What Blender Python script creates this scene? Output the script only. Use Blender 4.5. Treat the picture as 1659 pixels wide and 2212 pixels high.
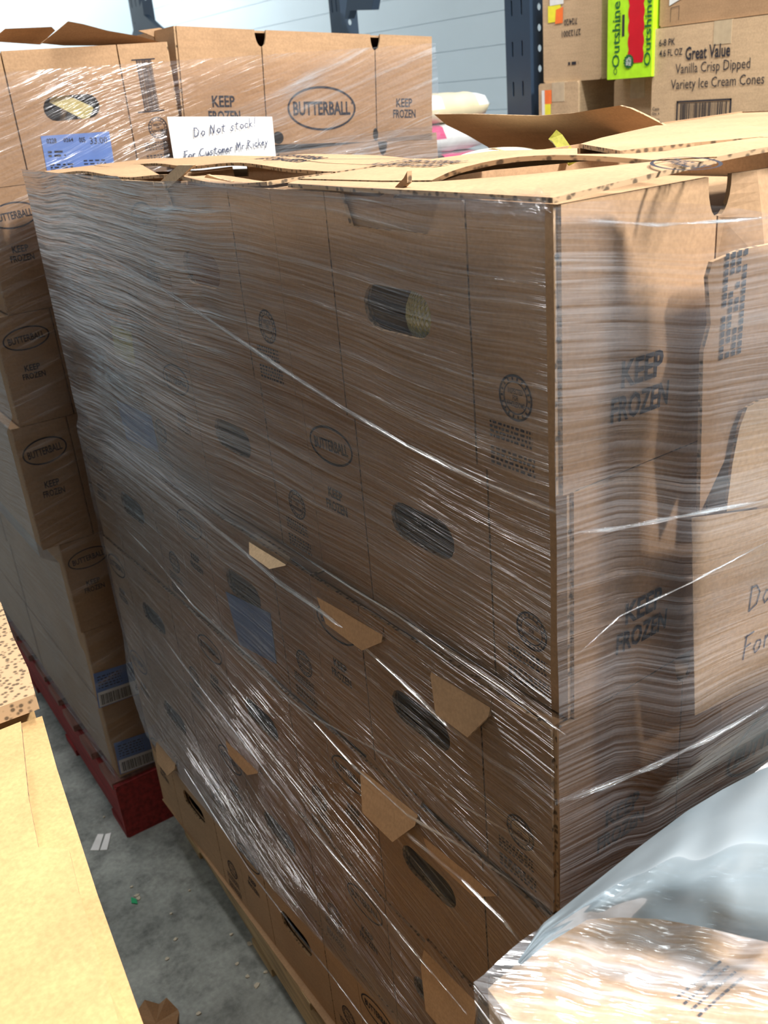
import bpy, bmesh, math, random
from mathutils import Vector, Matrix, noise
from mathutils.geometry import tessellate_polygon
random.seed(7)
S = bpy.context.scene
for o in list(bpy.data.objects): bpy.data.objects.remove(o, do_unlink=True)
PI = math.pi
ZT = 1.5                      # height of the top of the main load above the floor

# ------------------------------------------------------------------ camera
cam_data = bpy.data.cameras.new('camera')
cam = bpy.data.objects.new('camera', cam_data)
S.collection.objects.link(cam)
RGT = Vector((0.81892, -0.56760, -0.08485))
DWN = Vector((-0.29824, -0.29457, -0.90790))
FWD = Vector((0.49033, 0.76880, -0.41051))
CAM = Vector((-0.495, -0.514, ZT + 0.0863))
m = Matrix.Identity(4)
for i in range(3):
    m[i][0] = RGT[i]; m[i][1] = -DWN[i]; m[i][2] = -FWD[i]; m[i][3] = CAM[i]
cam.matrix_world = m
cam_data.sensor_fit = 'HORIZONTAL'; cam_data.sensor_width = 36
cam_data.lens = 36 * 2032 / 1659
cam_data.clip_start = 0.02
cam_data.dof.use_dof = True
cam_data.dof.focus_distance = 1.0
cam_data.dof.aperture_fstop = 16
S.camera = cam
# ------------------------------------------------------------------ light
S.view_settings.view_transform = 'Standard'; S.view_settings.look = 'None'
S.view_settings.gamma = 1; S.view_settings.use_curve_mapping = False
S.view_settings.exposure = 0.62
w = bpy.data.worlds.new('world'); S.world = w; w.use_nodes = True
w.node_tree.nodes['Background'].inputs[0].default_value = (0.80, 0.90, 1.0, 1)
w.node_tree.nodes['Background'].inputs[1].default_value = 0.05
LIGHTS = [  # x, y, z, size x, size y, watts
    (0.95, -2.1, 3.85, 0.25, 1.3, 300),
    (0.85, 0.2, 3.85, 0.20, 1.2, 55),  # unseen lamp, added to brighten the top of the load
    (-0.20, 1.5, 3.85, 0.20, 1.3, 24),
    (-2.0, 3.4, 3.85, 0.25, 1.6, 10),
    (1.3, 7.0, 3.85, 1.4, 0.30, 120),  # unseen lamp, added here so that the back wall turns bright
]
for (x, y, z, sx, sy, wt) in LIGHTS:
    l = bpy.data.lights.new('ceiling_tube_light', 'AREA'); l.shape = 'RECTANGLE'
    l.size = sx; l.size_y = sy; l.energy = wt; l.color = (1.0, 0.97, 0.92)
    o = bpy.data.objects.new('ceiling_tube_light', l); S.collection.objects.link(o); o.location = (x, y, z)

# ------------------------------------------------------------------ helpers
def W(px, py, axis, val):
    """the point of a world plane (axis = val, z counted from the top of the load) that a picture point stands for"""
    d = RGT * (px - 830) + DWN * (py - 1106) + FWD * 2032
    c = CAM - Vector((0, 0, ZT))
    t = (val - c[axis]) / d[axis]
    return c + d * t + Vector((0, 0, ZT))
def link(name, me, mats, parent=None):
    o = bpy.data.objects.new(name, me); S.collection.objects.link(o)
    if mats is not None and not me.materials:
        for mm in (mats if isinstance(mats, (list, tuple)) else [mats]): me.materials.append(mm)
    if parent is not None: o.parent = parent
    return o
def obj(name, bm, mats, parent=None, smooth=False):
    me = bpy.data.meshes.new(name); bm.to_mesh(me); bm.free()
    if smooth:
        for p in me.polygons: p.use_smooth = True
    return link(name, me, mats, parent)
def empty(name, loc, rz=0):
    o = bpy.data.objects.new(name, None); S.collection.objects.link(o)
    o.location = loc; o.rotation_euler = (0, 0, rz); o.empty_display_size = .05
    return o
def tag(o, label=None, cat=None, group=None, kind=None):
    if label: o['label'] = label
    if cat: o['category'] = cat
    if group: o['group'] = group
    if kind: o['kind'] = kind
    return o
def copy_tree(o, parent=None):
    c = o.copy(); S.collection.objects.link(c); c.parent = parent
    for ch in kids.get(o.name, []) or [k for k in o.children]:
        copy_tree(ch, c)
    return c
kids = {}
def box(bm, x0, y0, z0, x1, y1, z1, M=None, mi=0):
    vs = [bm.verts.new((x, y, z)) for x in (x0, x1) for y in (y0, y1) for z in (z0, z1)]
    if M is not None:
        for v in vs: v.co = M @ v.co
    for f in ((0, 1, 3, 2), (4, 6, 7, 5), (0, 4, 5, 1), (2, 3, 7, 6), (0, 2, 6, 4), (1, 5, 7, 3)):
        fc = bm.faces.new([vs[i] for i in f]); fc.material_index = mi
    return vs
def plate(bm, outline, holes, th, fn, ei=1, cuts_u=(), cuts_v=(), disp=None):
    """a sheet: outline and holes in (u,v); fn(u,v,t) gives the point, t in 0..th; edges take material ei"""
    tmp = bmesh.new()
    loops = [[Vector((u, v, 0)) for u, v in l] for l in [outline] + list(holes)]
    flat = [p for l in loops for p in l]
    vs = [tmp.verts.new(p) for p in flat]
    for t in tessellate_polygon(loops):
        try: tmp.faces.new([vs[i] for i in t])
        except ValueError: pass
    for v in tmp.faces: v.normal_update()
    for f in tmp.faces:
        if f.normal.z < 0: f.normal_flip()
    for c in cuts_u: bmesh.ops.bisect_plane(tmp, geom=tmp.verts[:] + tmp.edges[:] + tmp.faces[:], plane_co=(c, 0, 0), plane_no=(1, 0, 0))
    for c in cuts_v: bmesh.ops.bisect_plane(tmp, geom=tmp.verts[:] + tmp.edges[:] + tmp.faces[:], plane_co=(0, c, 0), plane_no=(0, 1, 0))
    tmp.verts.ensure_lookup_table(); tmp.verts.index_update()
    A = [bm.verts.new(fn(v.co.x, v.co.y, 0)) for v in tmp.verts]
    B = [bm.verts.new(fn(v.co.x, v.co.y, th)) for v in tmp.verts]
    for f in tmp.faces:
        ix = [v.index for v in f.verts]
        bm.faces.new([B[i] for i in ix]).material_index = 0
        bm.faces.new([A[i] for i in reversed(ix)]).material_index = 0
    for e in tmp.edges:
        if len(e.link_faces) == 1:
            a, b = e.verts[0].index, e.verts[1].index
            bm.faces.new([A[a], A[b], B[b], B[a]]).material_index = ei
    tmp.free()
    bmesh.ops.recalc_face_normals(bm, faces=bm.faces[:])
def stadium(cu, cv, L, H, n=7):
    r = H / 2; a = L / 2 - r; pts = []
    for k in range(n + 1): t = -PI / 2 + PI * k / n; pts.append((cu + a + r * math.cos(t), cv + r * math.sin(t)))
    for k in range(n + 1): t = PI / 2 + PI * k / n; pts.append((cu - a + r * math.cos(t), cv + r * math.sin(t)))
    return pts
def ring(cu, cv, a, b, n=28):
    return [(cu + a * math.cos(2 * PI * k / n), cv + b * math.sin(2 * PI * k / n)) for k in range(n)]
def tube(bm, pts, r, n=6):
    rings = []
    for i, p in enumerate(pts):
        p = Vector(p); a = Vector(pts[max(i - 1, 0)]); b = Vector(pts[min(i + 1, len(pts) - 1)])
        d = (b - a).normalized(); s = d.cross(Vector((0, 0, 1)))
        if s.length < .1: s = d.cross(Vector((0, 1, 0)))
        s.normalize(); t = d.cross(s)
        rr = r[i] if isinstance(r, (list, tuple)) else r
        rings.append([bm.verts.new(p + s * rr * math.cos(2 * PI * k / n) + t * rr * math.sin(2 * PI * k / n)) for k in range(n)])
    for a, b in zip(rings, rings[1:]):
        for k in range(n): bm.faces.new((a[k], a[(k + 1) % n], b[(k + 1) % n], b[k]))
    bm.faces.new(rings[0]); bm.faces.new(list(reversed(rings[-1])))
    bmesh.ops.recalc_face_normals(bm, faces=bm.faces[:])

# ------------------------------------------------------------------ materials
def nodes(name):
    mt = bpy.data.materials.new(name); mt.use_nodes = True
    nt = mt.node_tree; b = nt.nodes['Principled BSDF']
    return mt, nt, b
def N(nt, t, **kw):
    n = nt.nodes.new(t)
    for k, v in kw.items():
        if k.startswith('i_'):
            key = k[2:]; key = int(key) if key.isdigit() else key.replace('_', ' ')
            n.inputs[key].default_value = v
        else: setattr(n, k, v)
    return n
def ramp(nt, fac, stops):
    r = nt.nodes.new('ShaderNodeValToRGB'); e = r.color_ramp.elements
    e[0].position, e[0].color = stops[0][0], (*stops[0][1], 1)
    e[1].position, e[1].color = stops[-1][0], (*stops[-1][1], 1)
    for p, c in stops[1:-1]: x = e.new(p); x.color = (*c, 1)
    nt.links.new(fac, r.inputs[0]); return r.outputs[0]
def plain(name, col, rough=.6, metal=0, spec=.5, bump=0, scale=60):
    mt, nt, b = nodes(name)
    b.inputs['Base Color'].default_value = (*col, 1); b.inputs['Roughness'].default_value = rough
    b.inputs['Metallic'].default_value = metal; b.inputs['Specular IOR Level'].default_value = spec
    tc = N(nt, 'ShaderNodeTexCoord'); n = N(nt, 'ShaderNodeTexNoise', i_Scale=scale, i_Detail=4.0)
    nt.links.new(tc.outputs['Object'], n.inputs['Vector'])
    c = ramp(nt, n.outputs['Fac'], [(.3, tuple(x * .9 for x in col)), (.7, tuple(min(1, x * 1.06) for x in col))])
    nt.links.new(c, b.inputs['Base Color'])
    if bump:
        bp = N(nt, 'ShaderNodeBump', i_Strength=bump, i_Distance=.002); nt.links.new(n.outputs['Fac'], bp.inputs['Height']); nt.links.new(bp.outputs[0], b.inputs['Normal'])
    return mt
def cardboard(name, col, rough=.75, ribs=True, worn=.12):
    mt, nt, b = nodes(name)
    tc = N(nt, 'ShaderNodeTexCoord')
    info = N(nt, 'ShaderNodeObjectInfo')
    add = N(nt, 'ShaderNodeVectorMath', operation='ADD'); nt.links.new(tc.outputs['Object'], add.inputs[0]); nt.links.new(info.outputs['Location'], add.inputs[1])
    n1 = N(nt, 'ShaderNodeTexNoise', i_Scale=5.0, i_Detail=5.0, i_Roughness=.6)
    n2 = N(nt, 'ShaderNodeTexNoise', i_Scale=260.0, i_Detail=3.0)
    mp = N(nt, 'ShaderNodeMapping'); mp.inputs['Scale'].default_value = (6, 6, 60)
    n3 = N(nt, 'ShaderNodeTexNoise', i_Scale=3.0, i_Detail=4.0)
    nt.links.new(add.outputs[0], n1.inputs['Vector']); nt.links.new(add.outputs[0], n2.inputs['Vector'])
    nt.links.new(add.outputs[0], mp.inputs[0]); nt.links.new(mp.outputs[0], n3.inputs['Vector'])
    c1 = ramp(nt, n1.outputs['Fac'], [(.25, tuple(x * (1 - worn * 1.6) for x in col)), (.5, col), (.8, tuple(min(1, x * (1 + worn)) for x in col))])
    mx = N(nt, 'ShaderNodeMix', data_type='RGBA', blend_type='MULTIPLY'); mx.inputs[0].default_value = 1
    c2 = ramp(nt, n2.outputs['Fac'], [(.3, (.86, .86, .86)), (.7, (1.06, 1.06, 1.06))])
    mx2 = N(nt, 'ShaderNodeMix', data_type='RGBA', blend_type='MULTIPLY'); mx2.inputs[0].default_value = 1
    c3 = ramp(nt, n3.outputs['Fac'], [(.3, (.92, .92, .92)), (.7, (1.04, 1.04, 1.04))])
    nt.links.new(c1, mx.inputs[6]); nt.links.new(c2, mx.inputs[7])
    nt.links.new(mx.outputs[2], mx2.inputs[6]); nt.links.new(c3, mx2.inputs[7])
    nt.links.new(mx2.outputs[2], b.inputs['Base Color'])
    b.inputs['Roughness'].default_value = rough; b.inputs['Specular IOR Level'].default_value = .25
    bp = N(nt, 'ShaderNodeBump', i_Strength=.25, i_Distance=.003)
    nt.links.new(n1.outputs['Fac'], bp.inputs['Height'])
    bp2 = N(nt, 'ShaderNodeBump', i_Strength=.15, i_Distance=.0006); nt.links.new(n2.outputs['Fac'], bp2.inputs['Height'])
    nt.links.new(bp.outputs[0], bp2.inputs['Normal']); nt.links.new(bp2.outputs[0], b.inputs['Normal'])
    return mt
def corrugated(name, col):
    mt, nt, b = nodes(name)
    tc = N(nt, 'ShaderNodeTexCoord'); wv = N(nt, 'ShaderNodeTexVoronoi', i_Scale=150.0)
    nt.links.new(tc.outputs['Object'], wv.inputs['Vector'])
    c = ramp(nt, wv.outputs['Distance'], [(.25, tuple(x * .25 for x in col)), (.5, col)])
    nt.links.new(c, b.inputs['Base Color']); b.inputs['Roughness'].default_value = .9
    return mt
KRAFT = (.39, .245, .138)
M_card = cardboard('kraft_cardboard', KRAFT)
M_card2 = cardboard('kraft_cardboard_brown', (.34, .20, .105))
M_tan = cardboard('pale_kraft_cardboard', (.56, .40, .25))
M_edge = corrugated('corrugated_edge', (.42, .28, .16))
M_ink = plain('black_print_ink', (.035, .035, .045), .8, spec=.1, scale=300)
M_pen = plain('blue_black_pen', (.03, .04, .09), .6)
M_paper = plain('white_paper', (.86, .87, .88), .7, scale=20)
M_blue = plain('blue_label', (.13, .24, .58), .5, scale=30)
M_white = plain('white_label', (.75, .77, .78), .5, scale=30)
M_yellow = plain('yellow_label', (.85, .78, .04), .5)
M_orange = plain('orange_label', (.9, .18, .03), .5)
M_navy = plain('navy_painted_steel', (.022, .042, .075), .42, scale=12)
M_steel = plain('galvanised_steel', (.55, .57, .6), .4, metal=.6)
M_red = plain('worn_red_paint', (.22, .014, .018), .6, bump=.6, scale=40)
M_turkey = plain('frozen_turkey_bag', (.80, .76, .60), .35, bump=.3, scale=30)
M_net = plain('yellow_net', (.62, .55, .22), .6)
M_strap = plain('yellow_green_strap', (.26, .24, .015), .6, bump=.8, scale=120)
M_lime = plain('lime_carton', (.42, .80, .02), .35)
M_rasp = plain('raspberry_print', (.55, .008, .02), .35, scale=25)
M_green = plain('dark_green_print', (.01, .12, .03), .4)
M_pink = plain('pink_printed_bag', (.62, .08, .22), .3, scale=14)
M_cream = plain('cream_printed_bag', (.75, .66, .45), .3, scale=14)
M_dark = plain('dark_void', (.012, .01, .009), .9)
M_crumb = plain('crumb', (.55, .5, .4), .8)
M_greenbit = plain('green_scrap', (.01, .35, .14), .6)

def wood(name, col):
    mt, nt, b = nodes(name)
    tc = N(nt, 'ShaderNodeTexCoord'); mp = N(nt, 'ShaderNodeMapping'); mp.inputs['Scale'].default_value = (30, 2.5, 30)
    n = N(nt, 'ShaderNodeTexNoise', i_Scale=3.0, i_Detail=6.0); nt.links.new(tc.outputs['Object'], mp.inputs[0]); nt.links.new(mp.outputs[0], n.inputs['Vector'])
    c = ramp(nt, n.outputs['Fac'], [(.3, tuple(x * .5 for x in col)), (.7, tuple(min(1, x * 1.15) for x in col))])
    nt.links.new(c, b.inputs['Base Color']); b.inputs['Roughness'].default_value = .8
    bp = N(nt, 'ShaderNodeBump', i_Strength=.5, i_Distance=.003); nt.links.new(n.outputs['Fac'], bp.inputs['Height']); nt.links.new(bp.outputs[0], b.inputs['Normal'])
    return mt
M_wood = wood('pallet_wood', (.50, .36, .19))
M_redwood = wood('red_painted_pallet_wood', (.27, .02, .02))
M_redtop = wood('scuffed_red_pallet_wood', (.24, .11, .09))

def concrete():
    mt, nt, b = nodes('stained_concrete')
    tc = N(nt, 'ShaderNodeTexCoord')
    n1 = N(nt, 'ShaderNodeTexNoise', i_Scale=3.0, i_Detail=8.0, i_Roughness=.62)
    n2 = N(nt, 'ShaderNodeTexNoise', i_Scale=14.0, i_Detail=8.0, i_Roughness=.7)
    n3 = N(nt, 'ShaderNodeTexNoise', i_Scale=90.0, i_Detail=4.0)
    for n in (n1, n2, n3): nt.links.new(tc.outputs['Object'], n.inputs['Vector'])
    c1 = ramp(nt, n1.outputs['Fac'], [(.3, (.17, .185, .178)), (.5, (.31, .335, .32)), (.7, (.46, .49, .465))])
    c2 = ramp(nt, n2.outputs['Fac'], [(.32, (.42, .42, .43)), (.5, (.9, .9, .9)), (.7, (1.1, 1.1, 1.1))])
    c3 = ramp(nt, n3.outputs['Fac'], [(.3, (.8, .8, .8)), (.7, (1.1, 1.1, 1.1))])
    a = N(nt, 'ShaderNodeMix', data_type='RGBA', blend_type='MULTIPLY'); a.inputs[0].default_value = 1
    d = N(nt, 'ShaderNodeMix', data_type='RGBA', blend_type='MULTIPLY'); d.inputs[0].default_value = 1
    nt.links.new(c1, a.inputs[6]); nt.links.new(c2, a.inputs[7]); nt.links.new(a.outputs[2], d.inputs[6]); nt.links.new(c3, d.inputs[7])
    nt.links.new(d.outputs[2], b.inputs['Base Color']); b.inputs['Roughness'].default_value = .62
    bp = N(nt, 'ShaderNodeBump', i_Strength=.3, i_Distance=.004); nt.links.new(n2.outputs['Fac'], bp.inputs['Height']); nt.links.new(bp.outputs[0], b.inputs['Normal'])
    return mt
def wallmat(name, col):
    mt, nt, b = nodes(name)
    tc = N(nt, 'ShaderNodeTexCoord'); n = N(nt, 'ShaderNodeTexNoise', i_Scale=1.2, i_Detail=3.0); nt.links.new(tc.outputs['Object'], n.inputs['Vector'])
    c = ramp(nt, n.outputs['Fac'], [(.3, tuple(x * .93 for x in col)), (.7, col)])
    nt.links.new(c, b.inputs['Base Color']); b.inputs['Roughness'].default_value = .45
    return mt
M_floor = concrete()
M_wall = wallmat('white_cooler_panel', (.52, .62, .69))
M_ceil = wallmat('white_ceiling_panel', (.7, .74, .76))

def film_mat(name, lo, hi, haze=.25, strength=.9, sc=1.0, rough=.13, tint=(.93, .92, .93), fine=300.0, base=70.0, bd=.02, thr=.5, su_=1.0):
    """clear stretch film: mostly see-through, streaked along its UV u direction, glossy ridges, milky where it is creased"""
    mt = bpy.data.materials.new(name); mt.use_nodes = True; nt = mt.node_tree; nt.nodes.clear()
    out = N(nt, 'ShaderNodeOutputMaterial'); uv = N(nt, 'ShaderNodeUVMap'); uv.uv_map = 'UVMap'
    wn = N(nt, 'ShaderNodeTexNoise', i_Scale=2.2 * sc, i_Detail=2.0); nt.links.new(uv.outputs[0], wn.inputs['Vector'])
    wa = N(nt, 'ShaderNodeVectorMath', operation='SCALE'); wa.inputs['Scale'].default_value = .06; nt.links.new(wn.outputs['Color'], wa.inputs[0])
    ad = N(nt, 'ShaderNodeVectorMath', operation='ADD'); nt.links.new(uv.outputs[0], ad.inputs[0]); nt.links.new(wa.outputs[0], ad.inputs[1])
    def stretched(su, sv, det, ro=.6):
        mp = N(nt, 'ShaderNodeMapping'); mp.inputs['Scale'].default_value = (su * su_, sv, 1)
        n = N(nt, 'ShaderNodeTexNoise', i_Scale=1.0, i_Detail=det, i_Roughness=ro)
        nt.links.new(ad.outputs[0], mp.inputs[0]); nt.links.new(mp.outputs[0], n.inputs['Vector']); return n.outputs['Fac']
    f1 = stretched(2.2 * sc, base * sc, 4.0); f2 = stretched(5 * sc, fine * sc, 3.0); f3 = stretched(1.2 * sc, 9 * sc, 3.0)
    big = N(nt, 'ShaderNodeTexNoise', i_Scale=3.0 * sc, i_Detail=3.0); nt.links.new(uv.outputs[0], big.inputs['Vector'])
    b1 = N(nt, 'ShaderNodeBump', i_Strength=strength, i_Distance=bd); nt.links.new(f1, b1.inputs['Height'])
    b2 = N(nt, 'ShaderNodeBump', i_Strength=strength * .8, i_Distance=bd * .25); nt.links.new(f2, b2.inputs['Height']); nt.links.new(b1.outputs[0], b2.inputs['Normal'])
    tr = N(nt, 'ShaderNodeBsdfTransparent'); tr.inputs[0].default_value = (*tint, 1)
    gl = N(nt, 'ShaderNodeBsdfGlossy', i_Roughness=rough); gl.inputs[0].default_value = (.95, .96, 1, 1); nt.links.new(b2.outputs[0], gl.inputs['Normal'])
    df = N(nt, 'ShaderNodeBsdfDiffuse'); df.inputs[0].default_value = (.72, .74, .80, 1); nt.links.new(b1.outputs[0], df.inputs['Normal'])
    # gloss amount: Fresnel plus streaks
    lw = N(nt, 'ShaderNodeFresnel'); lw.inputs['IOR'].default_value = 1.3
    st = N(nt, 'ShaderNodeMapRange'); st.inputs['From Min'].default_value = thr; st.inputs['From Max'].default_value = thr + .2; st.inputs['To Min'].default_value = lo; st.inputs['To Max'].default_value = hi
    nt.links.new(f1, st.inputs['Value'])
    ga = N(nt, 'ShaderNodeMath', operation='ADD', use_clamp=True); nt.links.new(lw.outputs[0], ga.inputs[0]); nt.links.new(st.outputs[0], ga.inputs[1])
    m1 = N(nt, 'ShaderNodeMixShader'); nt.links.new(ga.outputs[0], m1.inputs[0]); nt.links.new(tr.outputs[0], m1.inputs[1]); nt.links.new(gl.outputs[0], m1.inputs[2])
    # haze
    h = N(nt, 'ShaderNodeMath', operation='MULTIPLY'); nt.links.new(f2, h.inputs[0]); nt.links.new(f3, h.inputs[1])
    h2 = N(nt, 'ShaderNodeMapRange'); h2.inputs['From Min'].default_value = .20; h2.inputs['From Max'].default_value = .36; h2.inputs['To Min'].default_value = haze * .12; h2.inputs['To Max'].default_value = haze
    nt.links.new(h.outputs[0], h2.inputs['Value'])
    at = N(nt, 'ShaderNodeAttribute'); at.attribute_name = 'haze_gain'
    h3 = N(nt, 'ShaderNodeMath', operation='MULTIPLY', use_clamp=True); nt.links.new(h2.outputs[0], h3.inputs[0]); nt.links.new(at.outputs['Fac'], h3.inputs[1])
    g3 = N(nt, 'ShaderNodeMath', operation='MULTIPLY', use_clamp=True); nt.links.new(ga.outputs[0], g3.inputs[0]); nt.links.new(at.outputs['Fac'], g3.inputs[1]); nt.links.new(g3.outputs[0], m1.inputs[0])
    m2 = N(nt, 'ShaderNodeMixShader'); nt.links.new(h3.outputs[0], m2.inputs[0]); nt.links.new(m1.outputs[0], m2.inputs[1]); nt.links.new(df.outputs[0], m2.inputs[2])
    nt.links.new(m2.outputs[0], out.inputs[0])
    return mt
M_film = film_mat('clear_stretch_film', .0, .34, haze=.17, rough=.14, strength=1.0, bd=.022, thr=.56, tint=(.80, .80, .81))
M_film_r = film_mat('clear_stretch_film_hazy', .0, .10, haze=.11, strength=.5, bd=.006, thr=.52)
M_rope = film_mat('roped_stretch_film', .05, .6, haze=.38, strength=1.0, bd=.02)
M_film_l = film_mat('crinkled_stretch_film', .0, .40, haze=.08, strength=.8, base=45, fine=200, bd=.010, thr=.54)
M_film_g = film_mat('glossy_crinkled_film', .10, .70, haze=.42, strength=1.0, base=18, fine=70, rough=.12, su_=5.0, bd=.012, thr=.48)
M_poly = film_mat('blue_grey_polythene', .03, .10, haze=1.0, strength=.25, base=3, fine=8, rough=.5, bd=.004, tint=(.6, .7, .75))
nt = M_poly.node_tree
for n in nt.nodes:
    if n.type == 'BSDF_DIFFUSE': n.inputs[0].default_value = (.14, .175, .20, 1)
    if n.type == 'MAP_RANGE' and n.inputs['To Max'].default_value == 1.0: n.inputs['To Min'].default_value = .80; n.inputs['To Max'].default_value = .96

# ------------------------------------------------------------------ lettering
_tc = {}
def text_mesh(s, bold=0.0, sx=.62, shear=0.0, spacing=1.0):
    key = (s, bold, sx, shear, spacing)
    if key in _tc: return _tc[key]
    cu = bpy.data.curves.new('t', 'FONT'); cu.body = s; cu.size = 1; cu.align_x = 'CENTER'; cu.align_y = 'CENTER'
    cu.offset = bold; cu.resolution_u = 2; cu.shear = shear; cu.space_line = .85; cu.space_character = spacing
    o = bpy.data.objects.new('t', cu); S.collection.objects.link(o)
    me = bpy.data.meshes.new_from_object(o.evaluated_get(bpy.context.evaluated_depsgraph_get()))
    r = ([tuple(v.co) for v in me.vertices], [tuple(p.vertices) for p in me.polygons], sx)
    bpy.data.objects.remove(o); bpy.data.curves.remove(cu); bpy.data.meshes.remove(me)
    _tc[key] = r; return r
class Flat:
    """flat prints gathered in (u,v) metres, then laid on a face"""
    def __init__(s): s.v = []; s.f = []
    def text(s, t, u, v, h, wd=None, bold=.012, sx=.62, rot=0, shear=0.0):
        V, F, sx = text_mesh(t, bold, sx, shear)
        xs = [p[0] for p in V]; ys = [p[1] for p in V]
        W0 = max(xs) - min(xs); H0 = max(ys) - min(ys); cx = (max(xs) + min(xs)) / 2; cy = (max(ys) + min(ys)) / 2
        ky = h / H0; kx = (wd / W0) if wd else ky * sx
        c, n = math.cos(rot), math.sin(rot); b = len(s.v)
        for p in V:
            x = (p[0] - cx) * kx; y = (p[1] - cy) * ky
            s.v.append((u + x * c - y * n, v + x * n + y * c))
        s.f += [tuple(i + b for i in f) for f in F]; return s
    def ring(s, u, v, a, b, t, n=36, rot=0):
        k0 = len(s.v)
        for k in range(n):
            th = 2 * PI * k / n
            for q in (0, 1):
                x = (a - t * q) * math.cos(th); y = (b - t * q) * math.sin(th)
                s.v.append((u + x * math.cos(rot) - y * math.sin(rot), v + x * math.sin(rot) + y * math.cos(rot)))
        for k in range(n):
            i = k0 + 2 * k; j = k0 + 2 * ((k + 1) % n); s.f.append((i, j, j + 1, i + 1))
        return s
    def rect(s, u0, v0, u1, v1):
        k = len(s.v); s.v += [(u0, v0), (u1, v0), (u1, v1), (u0, v1)]; s.f.append((k, k + 1, k + 2, k + 3)); return s
    def poly(s, pts):
        k = len(s.v); s.v += pts
        for t in tessellate_polygon([[Vector((a, b, 0)) for a, b in pts]]): s.f.append(tuple(k + i for i in t))
        return s
    def stroke(s, pts, r):
        for (a, b) in zip(pts, pts[1:]):
            d = Vector((b[0] - a[0], b[1] - a[1])); 
            if d.length < 1e-7: continue
            d.normalize(); nx, ny = -d.y * r, d.x * r; ex, ey = d.x * r * .6, d.y * r * .6; k = len(s.v)
            s.v += [(a[0] + nx - ex, a[1] + ny - ey), (a[0] - nx - ex, a[1] - ny - ey), (b[0] - nx + ex, b[1] - ny + ey), (b[0] + nx + ex, b[1] + ny + ey)]
            s.f.append((k, k + 1, k + 2, k + 3))
        return s
    def mesh(s, name, fn, mat):
        me = bpy.data.meshes.new(name); me.from_pydata([tuple(fn(u, v)) for u, v in s.v], [], s.f); me.materials.append(mat); return me
def scribble_block(F, u, v, wd, rows, h, gap, rnd):
    for r in range(rows):
        x = u
        while x < u + wd:
            L = rnd.uniform(.3, 1) * h * 3
            L = min(L, u + wd - x)
            F.rect(x, v - r * gap, x + L * .8, v - r * gap + h); x += L + h * .5
    return F
def round_seal(F, u, v, r):
    F.ring(u, v, r, r, r * .10).ring(u, v, r * .72, r * .72, r * .06)
    for k in range(18):
        t = 2 * PI * k / 18; c, n = math.cos(t), math.sin(t)
        F.stroke([(u + r * .78 * c, v + r * .78 * n), (u + r * .86 * c, v + r * .86 * n)], r * .045)
    F.text('INSPECTED\nFOR\nWHOLESOME', u, v, r * .8, r * 1.1); return F

# ------------------------------------------------------------------ turkey carton
CL, CW, CH, TH = .61, .417, .2275, .004
END = lambda u, v, t: Vector((-t, u, v))          # u = y, v = z, proud towards -x
def side(bulge):
    return lambda u, v, t: Vector((u, -t - bulge(u, v), v))
def arc_notch(u, w_, h_, top=True):
    return [(u + w_ * math.cos(t), (CH if top else 0) + (-1 if top else 1) * h_ * math.sin(t)) for t in [PI * k / 8 for k in range(9)]]
def long_panels(bm, bulge=lambda u, v: 0.0):
    fn = side(bulge); g = .0012
    def cut(a, b): return [a + (b - a) * k / 8 for k in range(1, 8)]
    cv = [CH * k / 6 for k in range(1, 6)]
    q = [(0.013 * math.cos(t), .032 * math.sin(t)) for t in [PI / 2 * k / 6 for k in range(7)]]
    q2 = [(0.012 * math.cos(t), .018 * math.sin(t)) for t in [PI / 2 * k / 6 for k in range(7)]]
    A, B = .180, .456
    # left panel, notch at its top right and bottom right
    plate(bm, [(0, 0), (A - g - .010, 0)] + [(A - g - x, y) for x, y in q2[1:-1]][0:0] + [(A - g, .0), (A - g, CH - .034)] + [(A - g - x, CH - .034 + .001 + .032 - y) for x, y in reversed(q)] + [(0, CH)], [], TH, fn, cuts_u=cut(0, A), cuts_v=cv)
    plate(bm, [(A + g, 0), (B - g, 0), (B - g, CH - .034)] + [(B - g - x * .8, CH - .001 - y) for x, y in reversed(q)] + [(A + g + x * .8, CH - .001 - y) for x, y in q] + [(A + g, CH - .034)], [stadium(A + .05, .012, .03, .018, 5)][:0], TH, fn, cuts_u=cut(A, B), cuts_v=cv)
    plate(bm, [(B + g, 0), (CL, 0), (CL, CH), (B + g + .013, CH)] + [(B + g + x, CH - .001 - y) for x, y in q] + [(B + g, CH - .034)], [], TH, fn, cuts_u=cut(B, CL), cuts_v=cv)
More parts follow.
